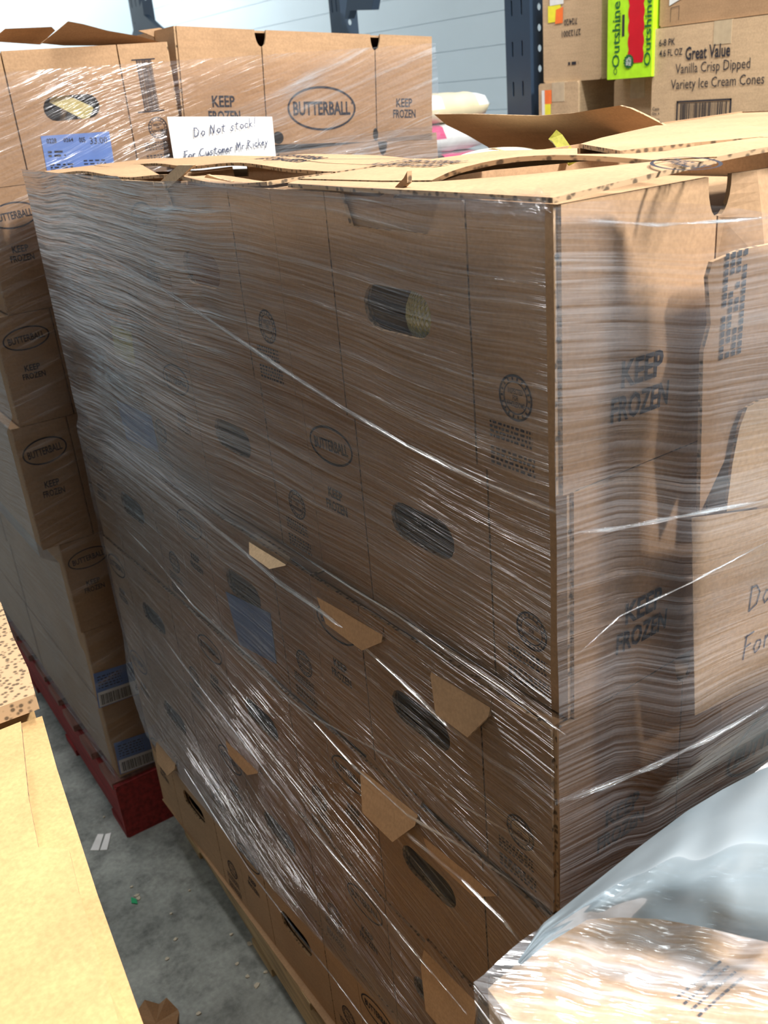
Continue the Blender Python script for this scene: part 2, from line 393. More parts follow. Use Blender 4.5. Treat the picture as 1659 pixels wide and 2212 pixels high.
def carton_body(bulge=lambda u, v: 0.0, lid=True, open_top=False):
    bm = bmesh.new()
    # end wall seen: outer skins left, centre, right with a slot between them; a grip hole in the centre one
    plate(bm, [(0, 0), (.097, 0), (.097, CH), (0, CH)], [], TH, END)
    c0, c1 = .0995, .308
    notch = .03
    plate(bm, [(c0, 0), (c1, 0), (c1, CH), (c1 - .028, CH), (c1 - .04, CH - notch), (c0 + .05, CH - notch), (c0 + .03, CH), (c0, CH)] if not lid else
          [(c0, 0), (c1, 0), (c1, CH), (c0, CH)], [stadium(.204, .125, .105, .043)], TH, END)
    plate(bm, [(.3105, 0), (CW, 0), (CW, CH), (.3105, CH)], [], TH, END)
    # inner liner behind the slots, with the same grip hole cut larger
    plate(bm, [(.003, .003), (CW - .003, .003), (CW - .003, CH - .003), (.003, CH - .003)], [stadium(.204, .125, .112, .05)], .002, lambda u, v, t: Vector((.004 + t, u, v)))
    long_panels(bm, bulge)
    box(bm, CL, 0, 0, CL + TH, CW, CH)
    box(bm, 0.004, CW - TH, 0.002, CL, CW, CH - .002)
    box(bm, 0.004, .004, 0.001, CL, CW - TH, .005)
    if lid: box(bm, .004, .004, CH - .006, CL, CW - TH, CH - .002)
    if not lid and bulge(.3, .1) == 0:      # the opened cartons have sunk towards their far end
        for v in bm.verts:
            if v.co.x > .2: v.co.z *= 1 - .125 * (v.co.x - .2) / CH
    if not lid and bulge(.3, .1) > 0: box(bm, .15, .006, CH - .060, CL - .004, CW - TH - .002, CH - .057)  # unseen inner plate, added to keep the inside of the near carton dark
    return bm
PR = {}
def prints(rnd_seed=1):
    rnd = random.Random(rnd_seed)
    e = lambda u, v: END(CW - u, v, TH + .0006)       # u from the left edge as seen
    s = lambda u, v: Vector((u, -TH - .0007, v))
    PR['oval_end'] = Flat().ring(.052, CH - .050, .045, .0235, .0028, rot=.06).text('BUTTERBALL', .052, CH - .050, .014, .070, .02, rot=.06).mesh('oval_logo', e, M_ink)
    PR['keep_end'] = Flat().text('KEEP', .050, .117, .0125, .030, .02).text('FROZEN', .050, .100, .0125, .044, .02).mesh('printed_words', e, M_ink)
    PR['seal'] = round_seal(Flat(), CW - .045, .074, .020).mesh('round_seal', e, M_ink)
    F = Flat(); scribble_block(F, CW - .078, .046, .052, 4, .0022, .0042, rnd); scribble_block(F, CW - .078, .022, .055, 4, .0024, .0044, rnd)
    PR['small'] = F.mesh('small_print', e, M_ink)
    F = Flat().rect(CW - .075, .198, CW - .028, .2).rect(CW - .08, .104, CW - .026, .1065)
    x = CW - .066
    while x < CW - .036:
        w_ = rnd.choice([.0008, .0012, .002]); F.rect(x, .107, x + w_, .198); x += w_ + rnd.choice([.0008, .0012])
    PR['bars'] = F.mesh('barcode', e, M_ink)
def side_prints(fn, tagname):
    PR['keepL' + tagname] = Flat().text('KEEP', .086, .088, .0225, .050, .025).text('FROZEN', .086, .059, .0225, .070, .025).mesh('printed_words', fn, M_ink)
    PR['keepR' + tagname] = Flat().text('KEEP', .532, .084, .019, .044, .02).text('FROZEN', .532, .060, .019, .062, .02).mesh('printed_words', fn, M_ink)
    F = Flat().ring(.316, .073, .085, .046, .0045).text('BUTTERBALL', .316, .073, .029, .142, .03)
    F.text('®', .392, .084, .006, .006)
    PR['oval' + tagname] = F.mesh('oval_logo', fn, M_ink)
    for i, (u, v, a, b) in enumerate(((.205, .014, .013, .013), (.452, .016, .007, .014))):
        PR['vent%d' % i + tagname] = Flat().poly(ring(u, v, a, b, 14)).mesh('vent_hole', fn, M_dark)
prints()
flat_side = lambda u, v: Vector((u, -TH - .0007, v))
side_prints(flat_side, '')
def bulgeN(u, v):                    # swollen middle panel of the near cartons
    if u <= .1812: return .006 * math.sin(PI * u / .181) * math.sin(PI * v / CH)
    if u < .456:
        t = min(1, (u - .1812) / .035); t = t * t * (3 - 2 * t)
        t2 = min(1, (.456 - u) / .05)
        return .001 + .026 * t * t2 * (.35 + .65 * math.sin(PI * min(1, max(0, v / CH))))
    return .004
side_prints(lambda u, v: Vector((u, -TH - .0009 - bulgeN(u, v), v)), 'N')
_ce = bpy.data.meshes.new('tmp')
def make_carton(kind, loc, rz, parts, zs=1.0):
    t = empty('turkey_carton', loc, rz); t.scale = (1, 1, zs)
    if kind not in BODY:
        bulge, lid = {'flat': (lambda u, v: 0.0, True), 'near': (bulgeN, True), 'open': (lambda u, v: 0.0, False), 'nearopen': (bulgeN, False)}[kind]
        bm = carton_body(bulge, lid); me = bpy.data.meshes.new('carton_body'); bm.to_mesh(me); bm.free()
        me.materials.append(M_card); me.materials.append(M_edge); BODY[kind] = me
    link('carton_body', BODY[kind], None, t)
    for p in parts: link(PR[p].name.split('.')[0], PR[p], None, t)
    return t
BODY = {}
ENDP = ['oval_end', 'keep_end', 'seal', 'small']
LONGP = ['keepL', 'keepR', 'oval', 'vent0', 'vent1']
LONGN = ['keepLN', 'keepRN', 'ovalN', 'vent1N']

# ------------------------------------------------------------------ the room
def struct(name, bm, mat): return tag(obj(name, bm, mat), kind='structure')
bm = bmesh.new(); box(bm, -4, -4, -.1, 3.2, 8.1, 0); struct('floor', bm, M_floor)
bm = bmesh.new(); box(bm, -4, -4, 4.0, 3.2, 8.1, 4.1); struct('ceiling', bm, M_ceil)
def ribbed_wall(name, x, y0, y1, axis):
    bm = bmesh.new()
    if axis == 0: box(bm, x, y0, 0, x + .1, y1, 4)
    else: box(bm, y0, x, 0, y1, x + .1, 4)
    o = struct(name, bm, M_wall)
    for k in range(26 if axis == 0 else 0):                 # shallow horizontal ribs of the insulated panels
        z = .08 + k * .15; bm = bmesh.new()
        if axis == 0: box(bm, x - .003, y0, z, x, y1, z + .147)
        else: box(bm, y0, x - .004, z, y1, x, z + .12)
        if axis == 0: tag(obj('wall_rib', bm, M_wall, o))
    return o
ribbed_wall('wall_right', 3.0, -4, 8.0, 0)
ribbed_wall('wall_back', 7.9, -4, 3.0, 1)
bm = bmesh.new(); box(bm, -3.6, -4, 0, -3.5, 8, 4); struct('wall_left', bm, plain('grey_wall_panel', (.20, .22, .24), .6, scale=2))
for (x, y, z, sx, sy, wt) in LIGHTS:
    t = empty('ceiling_lamp', (x, y, 3.87)); bm = bmesh.new(); box(bm, -sx / 2 - .03, -sy / 2 - .03, 0.03, sx / 2 + .03, sy / 2 + .03, .13); obj('lamp_housing', bm, M_white, t)
    bm = bmesh.new(); box(bm, -sx / 2, -sy / 2, 0.0, sx / 2, sy / 2, .03); obj('lamp_diffuser', bm, M_white, t)
    tag(t, 'white linear ceiling lamp %s' % {0.95: 'in front of the main pallet', 0.85: 'straight above the main pallet, added unseen to brighten its top', -0.2: 'above the aisle beside the main pallet', -2.0: 'over the far left of the room', 1.3: 'near the back wall, added unseen to brighten that wall'}[x], 'lamp', 'ceiling lamps over the stock room')

# ------------------------------------------------------------------ main pallet load
L0 = empty  # alias
def lay(z_i, col, dx, ang):
    """foot point of a carton on layer z_i (0 = top) and column col along the left face"""
    y = col * .418; a = math.radians(ang)
    return (dx - math.sin(a) * y, math.cos(a) * y, ZT - .2285 * (z_i + 1))
LX = [(.004, .9), (.016, 1.5), (-.006, 1.4), (-.014, 1.2), (-.018, 1.0), (-.02, .9)]
words = ['top', 'second', 'third', 'fourth', 'fifth', 'lowest']
place = ['at the front corner', 'middle of left face', 'far end of left face']
for li in range(6):
    dx, ang = LX[li]
    for col in range(3):
        near = col == 0
        kind = ('nearopen' if near else 'open') if li == 0 else ('near' if near else 'flat')
        parts = list(ENDP)
        if li == 0 and col == 0: parts = ['seal', 'small']
        if near: parts += LONGN
        if li == 0 and col == 0: parts.remove('ovalN')
        t = make_carton(kind, lay(li, col, dx, ang), math.radians(ang), parts)
        tag(t, '%s carton on the main pallet, %s layer, %s' % ('open-topped' if li == 0 else 'brown', words[li], place[col]), 'carton', 'turkey cartons on the main pallet')
        if li == 0 and col == 0: CARTON_A = t
        if li == 0 and col == 1: CARTON_B = t
    for k in range(2):                 # second row of the load, turned the other way
        if not (li == 0 and k == 1):
            p = (dx + .625 + CW, .0 + k * .625, ZT - .2285 * (li + 1) - (.03 if li == 0 else 0))
            if li == 0: p = (p[0], p[1], ZT - .2285 * 1 - .006)
            t = make_carton('flat', p, PI / 2, ENDP if k == 0 else [])
            tag(t, 'brown carton in the rear row of the main pallet, %s layer, %s half' % (words[li], ['front', 'back'][k]), 'carton', 'turkey cartons on the main pallet')

# lids of the top layer: sheets pushed out of level, with torn slots
def sheet(name, outline, holes, zf, mat=None, parent=None, th=.004, cu=(), cv=()):
    bm = bmesh.new()
    plate(bm, outline, holes, th, lambda u, v, t: Vector((u, v, zf(u, v) + t)), cuts_u=cu, cuts_v=cv)
    o = obj(name, bm, [mat or M_card, M_edge]); 
    if parent is not None:
        bpy.context.view_layer.update(); o.parent = parent; o.matrix_parent_inverse = parent.matrix_world.inverted()
    return o
def P2(px, py, z=0.0): p = W(px, py, 2, z); return (p.x, p.y)
grid_u = [.05 * k for k in range(1, 12)]; grid_v = [.05 * k for k in range(-1, 26)]
def z_lid(u, v):
    sag = max(0, u - .20)
    if v > .41: return ZT + .002 - .10 * sag + .002 * math.sin(v * 23)
    return ZT + .002 + .03 * u * (1 if v < .38 else .5) 
slit1 = [P2(*p) for p in [(312, 367), (395, 357), (500, 365), (620, 373), (712, 385), (600, 389), (525, 395), (480, 387), (440, 388), (418, 398), (380, 380)]]
slit2 = [P2(*p) for p in [(958, 406), (1010, 388), (1080, 367), (1150, 369), (1250, 380), (1335, 386), (1200, 396), (1080, 404)]]
# the far two lids share the long tear; they are separate sheets
sl1a = [(x, y) for x, y in slit1]
sheet('lid', [(-.004, .425), (-.006, .60), (-.002, .815), (.08, .822), (.28, .822), (.60, .822), (.60, .66), (.34, .62), (.30, .44), (.15, .421)], [], z_lid, parent=CARTON_B, cu=grid_u, cv=grid_v) if False else None

def world_parent(o, parent):
    bpy.context.view_layer.update(); o.parent = parent; o.matrix_parent_inverse = parent.matrix_world.inverted()
    return o
top_cartons = [o for o in bpy.data.objects if o.name.startswith('turkey_carton') and o.get('label', '').startswith('open-topped')]
top_cartons.sort(key=lambda o: o.location.y)
CA, CB, CC = top_cartons
# near carton: front strip, then a lifted strip behind the slit
def sm0(t): t = max(0, min(1, t)); return t * t * (3 - 2 * t)
def lidA(u, v):
    return ZT + .001 + .014 * math.sin(min(1, max(0, u) / .5) * PI * .6) * (1 - sm0(v / .25))
bm_cu = [.03 * k for k in range(-2, 22)]; bm_cv = [.03 * k for k in range(-3, 44)]
LA, LB = Vector((.044, .200)), Vector((.150, .040))     # the tear between front strip and lifted rear sheet
def tear(u, v):
    d = LB - LA; k = (Vector((u, v)) - LA).dot(d) / d.length_squared; perp = abs((u - LA.x) * d.y - (v - LA.y) * d.x) / d.length
    return k, perp
def lidA_rear(u, v):
    k, p_ = tear(u, v); b = math.sin(PI * max(0, min(1, k)) ** .8)
    return lidA(u, v) + .0135 * b * math.exp(-(p_ / .07) ** 2) + .001
sheet('lid_flap', [(-.005, -.005), (.05, -.007), (.10, -.009), (.165, -.012), (.150, .036), (.120, .084), (.095, .122), (.070, .160), (.042, .198), (.03, .26), (.02, .40), (-.004, .38), (-.008, .25), (-.004, .15)], [], lidA, parent=CA, cu=bm_cu, cv=bm_cv)
sheet('lid_flap', [(.165, -.012), (.20, -.018), (.26, -.030), (.34, -.034), (.42, -.026), (.46, -.012), (.61, -.006), (.61, .20), (.33, .235), (.30, .34), (.29, .40), (.15, .412), (.022, .402), (.032, .262)] + [tuple(LA.lerp(LB, k / 12)) for k in range(13)], [], lidA_rear, parent=CA, cu=bm_cu, cv=bm_cv)
def lidBC(u, v): return ZT + .0005 - .12 * max(0, u - .20) + .003 * math.sin(v * 19 + 1)
# middle and far lids: front strips sag below the lifted rear sheets along the long tear
def wob(k): return .004 * noise.noise(Vector((k * 9, 3, 1)))
def front_z(u, v): return lidBC(u, v) - .009 * sm0((v - .44) / .08) * sm0((1.0 - v) / .12) * sm0(u / .05)
def rear_z(u, v): return lidBC(u, v) + .004 * sm0((v - .42) / .1) * sm0((1.03 - v) / .1)
EF = [(.082 - .014 * math.sin(PI * k / 14) + wob(k), .43 + .393 * k / 14) for k in range(15)]
sheet('lid_flap', [(-.004, .425), (-.008, .56), (-.002, .70), (-.006, .822)] + [(x, y) for x, y in reversed(EF)], [], front_z, parent=CB, cu=bm_cu, cv=bm_cv)
ER = [(.085 + .010 * math.sin(PI * k / 14 * .9) + wob(k + 40), .43 + .393 * k / 14) for k in range(15)]
sheet('lid_flap', ER + [(.30, .823), (.30, .425), (.17, .424)], [], rear_z, parent=CB, cu=bm_cu, cv=bm_cv)
sheet('lid_flap', [(-.004, .828), (-.006, 1.0), (-.002, 1.25), (.085, 1.25), (.085, 1.02), (.075, .97), (.070, .90), (.072, .828)], [], front_z, parent=CC, cu=bm_cu, cv=bm_cv)
sheet('lid_flap', [(.088, 1.02), (.088, 1.25), (.3, 1.25), (.6, 1.25), (.6, .828), (.092, .828), (.092, .92)], [], rear_z, parent=CC, cu=bm_cu, cv=bm_cv)

def px_plate(name, pts, axis, val, th, mat=M_card, parent=None, tilt=0.0, z0=0.0):
    """a real sheet of thickness th standing in the plane axis=val; its corners sit where the photograph shows them"""
    n = Vector((0, 0, tilt)); n[axis] = 1; P = []
    for x, y in pts:
        d = RGT * (x - 830) + DWN * (y - 1106) + FWD * 2032
        P.append(CAM + d * ((val + tilt * z0 - n.dot(CAM)) / n.dot(d)))
    bend = (lambda u, v: -tilt * (v - z0)) if tilt else None
    ax = [k for k in range(3) if k != axis]
    loop = [(p[ax[0]], p[ax[1]]) for p in P]
    def fn(u, v, t):
        q = [0, 0, 0]; q[ax[0]] = u; q[ax[1]] = v; q[axis] = val + t + (bend(u, v) if bend else 0); return Vector(q)
    us = [p[0] for p in loop]; vs_ = [p[1] for p in loop]
    cu = [min(us) + (max(us) - min(us)) * k / 10 for k in range(1, 10)] if bend else ()
    cv = [min(vs_) + (max(vs_) - min(vs_)) * k / 5 for k in range(1, 5)] if bend else ()
    bm = bmesh.new(); plate(bm, loop, [], th, fn, cuts_u=cu, cuts_v=cv)
    o = obj(name, bm, [mat, M_edge])
    if parent is not None: world_parent(o, parent)
    return o
# big raised flap of the open carton, the turkey and strap in front of it
px_plate('raised_flap', [(938, 247), (1000, 246), (1080, 248), (1160, 250), (1240, 244), (1300, 234), (1338, 228), (1362, 234), (1400, 252), (1436, 271), (1415, 280), (1330, 296), (1250, 320), (1250, 350), (1080, 350), (1055, 318), (1010, 292), (965, 270)], 0, .56, .005, parent=CB, tilt=2.0, z0=ZT - .01)
px_plate('raised_flap', [(1030, 340), (960, 345), (950, 348), (1000, 335), (1065, 320), (1100, 330), (1100, 350)], 0, .42, .005, parent=CB)
_p = P2(1254, 320, .014); px_plate('raised_flap', [(1254, 320), (1300, 327), (1345, 335), (1385, 338), (1385, 350), (1254, 346)], 1, _p[1] - .002, .004, parent=CA)
zr = .014
sheet('lid_flap', [P2(*p, zr) for p in [(1254, 320), (1300, 306), (1360, 292), (1417, 279), (1500, 275), (1577, 275), (1720, 292), (1720, 310), (1641, 306), (1500, 318), (1385, 331), (1340, 336)]], [], lambda u, v: ZT + zr, parent=CA, cu=bm_cu, cv=bm_cv)
# turkeys
def turkey(loc, scale, rz, net_n, label, group=None):
    t = empty('frozen_turkey', loc, rz)
    def P(th, ph):
        r = 1 + .10 * math.cos(ph * 2) * math.sin(th) ** 2 - .10 * max(0, math.cos(th))
        return Vector((scale[0] * math.cos(th) * (1 + .06 * math.sin(ph)), scale[1] * math.sin(th) * math.cos(ph) * r, scale[2] * math.sin(th) * math.sin(ph) * r))
    bm = bmesh.new(); nu, nv = 20, 28
    R_ = [[bm.verts.new(P(PI * (i + .001) / nu * .999, 2 * PI * j / nv)) for j in range(nv)] for i in range(nu + 1)]
    for i in range(nu):
        for j in range(nv): bm.faces.new((R_[i][j], R_[i][(j + 1) % nv], R_[i + 1][(j + 1) % nv], R_[i + 1][j]))
    obj('bagged_bird', bm, M_turkey, t, True)
    if net_n:
        bm = bmesh.new()
        for s in (-1, 1):
            for k in range(net_n):
                pts = []
                for i in range(1, 40):
                    th = PI * i / 40; ph = 2 * PI * k / net_n + s * th * 2.2
                    p = P(th, ph); pts.append(p * 1.004)
                tube(bm, pts, .0009, 4)
        obj('net', bm, M_net, t)
    tag(t, label, 'turkey', group); return t
turkey((.075, .185, ZT - .1143), (.07, .062, .05), PI / 2 * .9, 34, 'netted white frozen turkey showing through the grip hole of the near carton')
turkey((.44, .565, ZT - .034), (.085, .075, .032), .3, 0, 'white bagged turkey in the open carton under the raised flap')
bm = bmesh.new()
pa = [W(1195, 292, 0, .44), W(1205, 300, 0, .44), W(1222, 325, 0, .43), W(1240, 350, 0, .42)]
def strap(bm, pts, wd, th):
    prev = None
    for i, p in enumerate(pts):
        d = (pts[min(i + 1, len(pts) - 1)] - pts[max(i - 1, 0)]).normalized(); s = d.cross(Vector((FWD.x, FWD.y, 0))).normalized() * wd; n = s.cross(d).normalized() * th
        q = [bm.verts.new(p + s + n), bm.verts.new(p - s + n), bm.verts.new(p - s - n), bm.verts.new(p + s - n)]
        if prev:
            for k in range(4): bm.faces.new((prev[k], prev[(k + 1) % 4], q[(k + 1) % 4], q[k]))
        else: bm.faces.new(q)
        prev = q
    bm.faces.new(prev); bmesh.ops.recalc_face_normals(bm, faces=bm.faces[:])
strap(bm, pa, .0075, .002)
tag(obj('net_handle', bm, M_strap), 'yellow-green net handle standing up from the open carton by the raised flap', 'handle')

# small torn tabs on the top of the load
px_plate('torn_tab', [(385, 357), (418, 357), (348, 421), (316, 420)], 0, -.006, .004, parent=CC, mat=M_tan)
px_plate('torn_tab', [(790, 449), (800, 436), (850, 408), (872, 385), (880, 370), (880, 395), (862, 412), (850, 425), (846, 447)], 0, .004, .005, parent=CA, mat=M_card2)
px_plate('torn_tab', [(430, 398), (447, 377), (470, 385), (500, 392), (500, 402), (470, 404)], 0, .03, .004, parent=CB, mat=M_tan)

# prints on the lids (they lie upside down from here)
def lid_print(F, u0, v0, zf, parent, ang=0.0, name='printed_words'):
    c, n = math.cos(ang), math.sin(ang)
    def fn(u, v):
        x = u0 - (u * n + v * c) ; y = v0 + (u * c - v * n)
        return Vector((x, y, zf(x, y) + .0055))
    return world_parent(link(name, F.mesh(name, fn, M_ink), None), parent)
for (px, py, zf, par) in ((630, 352, lambda u, v: lidBC(u, v) + .003, CB), (905, 358, lidA_rear, CA), (1215, 354, lidA_rear, CA)):
    p = W(px, py, 2, 0.004)
    F = Flat().text('KEEP FROZEN', 0, .018, .022, .13, .02).text('PERISHABLE', 0, -.012, .022, .12, .02)
    lid_print(F, p.x, p.y, zf, par)
p = W(1480, 358, 2, .012)
lid_print(Flat().ring(0, 0, .045, .022, .003).text('BUTTERBALL', 0, 0, .014, .068, .03), p.x, p.y, lidA_rear, CA, name='oval_logo', ang=-.5)
F = Flat().stroke([(-.13, 0), (.12, 0)], .0015).stroke([(.12, 0), (.16, .03)], .0015).stroke([(-.13, 0), (-.13, -.02)], .0015)
p = W(680, 372, 2, .003); lid_print(F, p.x + .06, p.y + .02, lambda u, v: lidBC(u, v) + .003, CB, name='printed_lines')

# octagonal carton tabs that hang out over the left face, labels, papers
def tab(cy, z, wd, ht, tilt, mat, parent, x, rz=0.0, name='folded_tab'):
    bm = bmesh.new(); a, b = wd / 2, ht; c = .28
    pts = [(-a, 0), (-a * 1.02, -b * .45), (-a * .55, -b), (a * .6, -b), (a * 1.02, -b * .45), (a, 0)]
    plate(bm, pts, [], .004, lambda u, v, t: Vector((x + math.sin(tilt) * v - t + u * rz, cy + u, ZT + z + math.cos(tilt) * v)))
    world_parent(obj(name, bm, [mat, M_edge]), parent)
def carton_at(li, col):
    return bpy.data.objects[TN[(li, col)]]
TN = {}
for o in bpy.data.objects:
    if o.name.startswith('turkey_carton') and o.get('label', '').find('left face') + o.get('label', '').find('front corner') > -1:
        li = int(round((ZT - o.location.z) / .2285)) - 1; col = int(round(o.location.y / .418)); TN[(li, col)] = o.name
tab(.125, -.457, .092, .062, .32, M_card, carton_at(1, 0), -.006)
tab(.268, -.680, .115, .070, .45, M_card, carton_at(2, 0), -.014)
tab(.165, -.905, .105, .095, .25, M_card, carton_at(3, 0), -.022)
tab(.33, -.462, .14, .045, .30, M_card2, carton_at(1, 0), -.012)
tab(.52, -.455, .10, .028, .9, M_tan, carton_at(1, 1), -.012)
tab(.145, -.695, .14, .045, .25, M_card2, carton_at(2, 0), -.014)
tab(.60, -.690, .14, .030, .35, M_card2, carton_at(2, 1), -.020)
tab(1.13, -1.145, .10, .05, .4, M_card, carton_at(4, 2), -.040)
tab(.72, -.90, .12, .035, .4, M_card2, carton_at(3, 1), -.028)
tab(.95, -.457, .16, .03, .5, M_tan, carton_at(1, 2), -.012)
# small label sheets on the left face
def label_sheet(name, pts, x, mat, label, parent, text=None):
    P = [W(a, b, 0, x) for a, b in pts]; x = -.0048
    P = [parent.matrix_world.inverted() @ p for p in P]
    bm = bmesh.new(); plate(bm, [(p.y, p.z) for p in P], [], .0006, lambda u, v, t: Vector((x - t, u, v)))
    o = obj(name, bm, [mat, mat], parent); o['label'] = label; return o
label_sheet('price_label', [(222, 705), (262, 722), (272, 792), (232, 770)], -.030, M_yellow, 'yellow label', carton_at(1, 2))
label_sheet('shipping_label', [(232, 870), (300, 905), (318, 985), (255, 955)], -.034, M_blue, 'blue label', carton_at(1, 2))
label_sheet('shipping_label', [(470, 1285), (560, 1335), (575, 1445), (500, 1400)], -.042, M_blue, 'blue label', carton_at(2, 1))

# ------------------------------------------------------------------ the right face: flap, paper notice
px_plate('hanging_flap', [(1540, 566), (1600, 540), (1700, 520), (1700, 860), (1622, 872), (1600, 920), (1512, 1110), (1520, 760), (1536, 700), (1530, 600)], 1, -.040, .004, parent=CA, mat=M_card)
px_plate('hanging_tab', [(1700, 855), (1640, 866), (1615, 880), (1598, 925), (1583, 1000), (1570, 1105), (1700, 1085)], 1, -.048, .003, parent=CA, mat=M_tan)
F = Flat(); rnd = random.Random(4)
for c in range(4):
    for r in range(14):
        if rnd.random() < .85: F.rect(c * .0078, r * .0062, c * .0078 + .0045, r * .0062 + .0048)
q = W(1583, 640, 1, -.041)
world_parent(link('printed_words', F.mesh('printed_words', lambda u, v: Vector((q.x + u - .012, -.0412, q.z + v - .05)), M_ink), None), CA)
# hand-written notice, a sheet of paper under the film
GL = {'D': [[(0, 1), (.05, 0)], [(-.05, .95), (.3, .95), (.6, .6), (.5, .15), (.05, 0)]], 'o': [[(.45, .45), (.2, .5), (.05, .25), (.2, 0), (.45, .1), (.5, .35), (.4, .48)]],
      'N': [[(.05, 0), (.1, 1), (.5, .05), (.6, 1)]], 't': [[(.25, .85), (.2, .1), (.4, .0)], [(.0, .6), (.5, .65)]], 's': [[(.45, .5), (.2, .5), (.15, .35), (.4, .2), (.3, 0), (.0, .05)]],
      'c': [[(.45, .45), (.2, .5), (.05, .25), (.2, 0), (.45, .08)]], 'k': [[(.1, 1), (.1, 0)], [(.45, .5), (.12, .25), (.5, 0)]], '!': [[(.25, 1), (.2, .3)], [(.18, .08), (.2, 0)]],
      'F': [[(.1, 1), (.1, 0)], [(.0, .95), (.55, 1)], [(.1, .5), (.45, .55)]], 'r': [[(.1, .5), (.12, 0)], [(.12, .35), (.3, .5), (.45, .45)]], 'C': [[(.6, .95), (.2, .9), (.0, .4), (.2, 0), (.6, .1)]],
      'u': [[(.05, .5), (.1, .05), (.35, .05), (.45, .5), (.48, 0)]], 'm': [[(.05, 0), (.08, .5), (.2, .45), (.25, 0)], [(.25, .4), (.4, .5), (.5, 0)]], 'e': [[(.05, .25), (.45, .3), (.3, .52), (.05, .3), (.2, 0), (.5, .1)]],
      'M': [[(.0, 0), (.1, 1), (.35, .3), (.6, 1), (.7, 0)]], '.': [[(.1, .06), (.14, 0)]], 'R': [[(.1, 0), (.1, 1), (.5, .85), (.1, .5), (.6, 0)]], 'i': [[(.15, .5), (.15, 0)], [(.15, .7), (.17, .75)]],
      'y': [[(.05, .5), (.2, .1)], [(.5, .5), (.1, -.4)]], ' ': []}
def hand(F, s, u, v, h, r, slope=0.0, adv=.62):
    x = u
    for ch in s:
        wd = .78 if ch in 'MNDRC' else (.35 if ch in '.i!' else adv)
        for st in GL[ch]:
            F.stroke([(x + a * h * .9 + b * h * .12, v + b * h + (x - u) * slope) for a, b in st], r)
        x += wd * h * (.75 if ch == ' ' else 1)
    return x
def notice(name, corners_fn, label, size, wobble=.003):
    t = empty(name, (0, 0, 0)); return t
P = [W(x, y, 1, -.052) for x, y in [(1494, 1118), (1500, 1545), (1720, 1440), (1720, 1090)]]
bm = bmesh.new(); plate(bm, [(p.x, p.z) for p in P], [], .0008, lambda u, v, t: Vector((u, -.052 - t, v)), cuts_u=[.2, .25, .3, .35])
note2 = obj('paper_notice', bm, [M_tan, M_tan])
tag(note2, 'pale sheet with handwriting under the film on the right face of the main pallet', 'notice')
q = W(1612, 1390, 1, -.054)
for txt, a_, b_ in (('Do Not', 0, .035), ('For Cus', -.004, -.018)):
    F = Flat(); hand(F, txt, a_, b_, .026, .0009)
    world_parent(link('handwriting', F.mesh('handwriting', lambda u, v: Vector((q.x + u, -.0535, q.z + v)), M_pen), None), note2)

# ------------------------------------------------------------------ stretch film
def film(name, pts_fn, nu, nv, mat, parent=None, haze_gain=None):
    """grid sheet; pts_fn(i/nu, j/nv) -> (Vector, u, v)"""
    me = bpy.data.meshes.new(name); vs = []; uvs = []
    for i in range(nu + 1):
        for j in range(nv + 1):
            p, u, v = pts_fn(i / nu, j / nv); vs.append(tuple(p)); uvs.append((u, v))
    fs = [(i * (nv + 1) + j, i * (nv + 1) + j + 1, (i + 1) * (nv + 1) + j + 1, (i + 1) * (nv + 1) + j) for i in range(nu) for j in range(nv)]
    me.from_pydata(vs, [], fs); uvl = me.uv_layers.new(name='UVMap')
    for lp in me.loops: uvl.data[lp.index].uv = uvs[lp.vertex_index]
    at = me.attributes.new('haze_gain', 'FLOAT', 'POINT')  # local gain on haze and gloss, carries the painted reflection
    k = 0
    for i in range(nu + 1):
        for j in range(nv + 1):
            at.data[k].value = haze_gain(i / nu, j / nv) if haze_gain else 1.0; k += 1
    for p in me.polygons: p.use_smooth = True
    return link(name, me, mat, parent)
def lerp(a, b, t): return a + (b - a) * t
def sm(t): t = max(0, min(1, t)); return t * t * (3 - 2 * t)
def x_face(y, z):
    """left face of the load, softened, where the film lies (z below top)"""
    s = 0
    k = -z / .2285; i = int(max(0, min(5, math.floor(k)))); fr = k - i
    def xo(i): i = max(0, min(5, i)); dx, a = LX[i]; return dx - math.sin(math.radians(a)) * y
    x = xo(i)
    if fr < .12 and i > 0: x = lerp(min(xo(i), xo(i - 1)), xo(i), fr / .12)
    if fr > .88 and i < 5: x = lerp(xo(i), min(xo(i), xo(i + 1)), (fr - .88) / .12)
    return min(x, min(xo(j) for j in range(6)) + .012) - .0075
MAIN = empty('stretch_film', (0, 0, 0)); tag(MAIN, 'clear stretch film wound round the tall main pallet load', 'film')
def bottom(y):                      # lower hem of the film on the left face
    return lerp(-1.12, -1.20, sm(y / 1.25)) - .02 * math.sin(y * 3)
def rim(y): return .004 + .004 * math.sin(y * 5) + (.006 if y > .8 else 0)
def slope_at(z): return lerp(.02, .10, sm(-z / .35)) 
def left_sheet(s, t):
    y = lerp(1.262, -.008, s); z = lerp(rim(y), bottom(y), t)
    x = x_face(y, min(0, z)) + .0025 * noise.noise(Vector((y * 3, z * 9, 0))) - (.010 * math.sin(PI * sm((-z - .9) / .3)) if z < -.9 else 0)
    if y > 1.255: x += .0
    return Vector((x, y, ZT + z)), 1.262 - y, z - (y - .6) * (.02 + .26 * sm((-z - .45) / .6))
def painted_haze_left(s, t):
    far = sm(1 - (s - .05) / .75) * sm(1 - t / .62)      # bright reflection near the far upper corner, painted as haze
    return .8 + 4.6 * far + .5 * sm(1 - t / .05)  # last term paints the highlight along the top rim
film('film_side', left_sheet, 90, 80, M_film, MAIN, painted_haze_left)
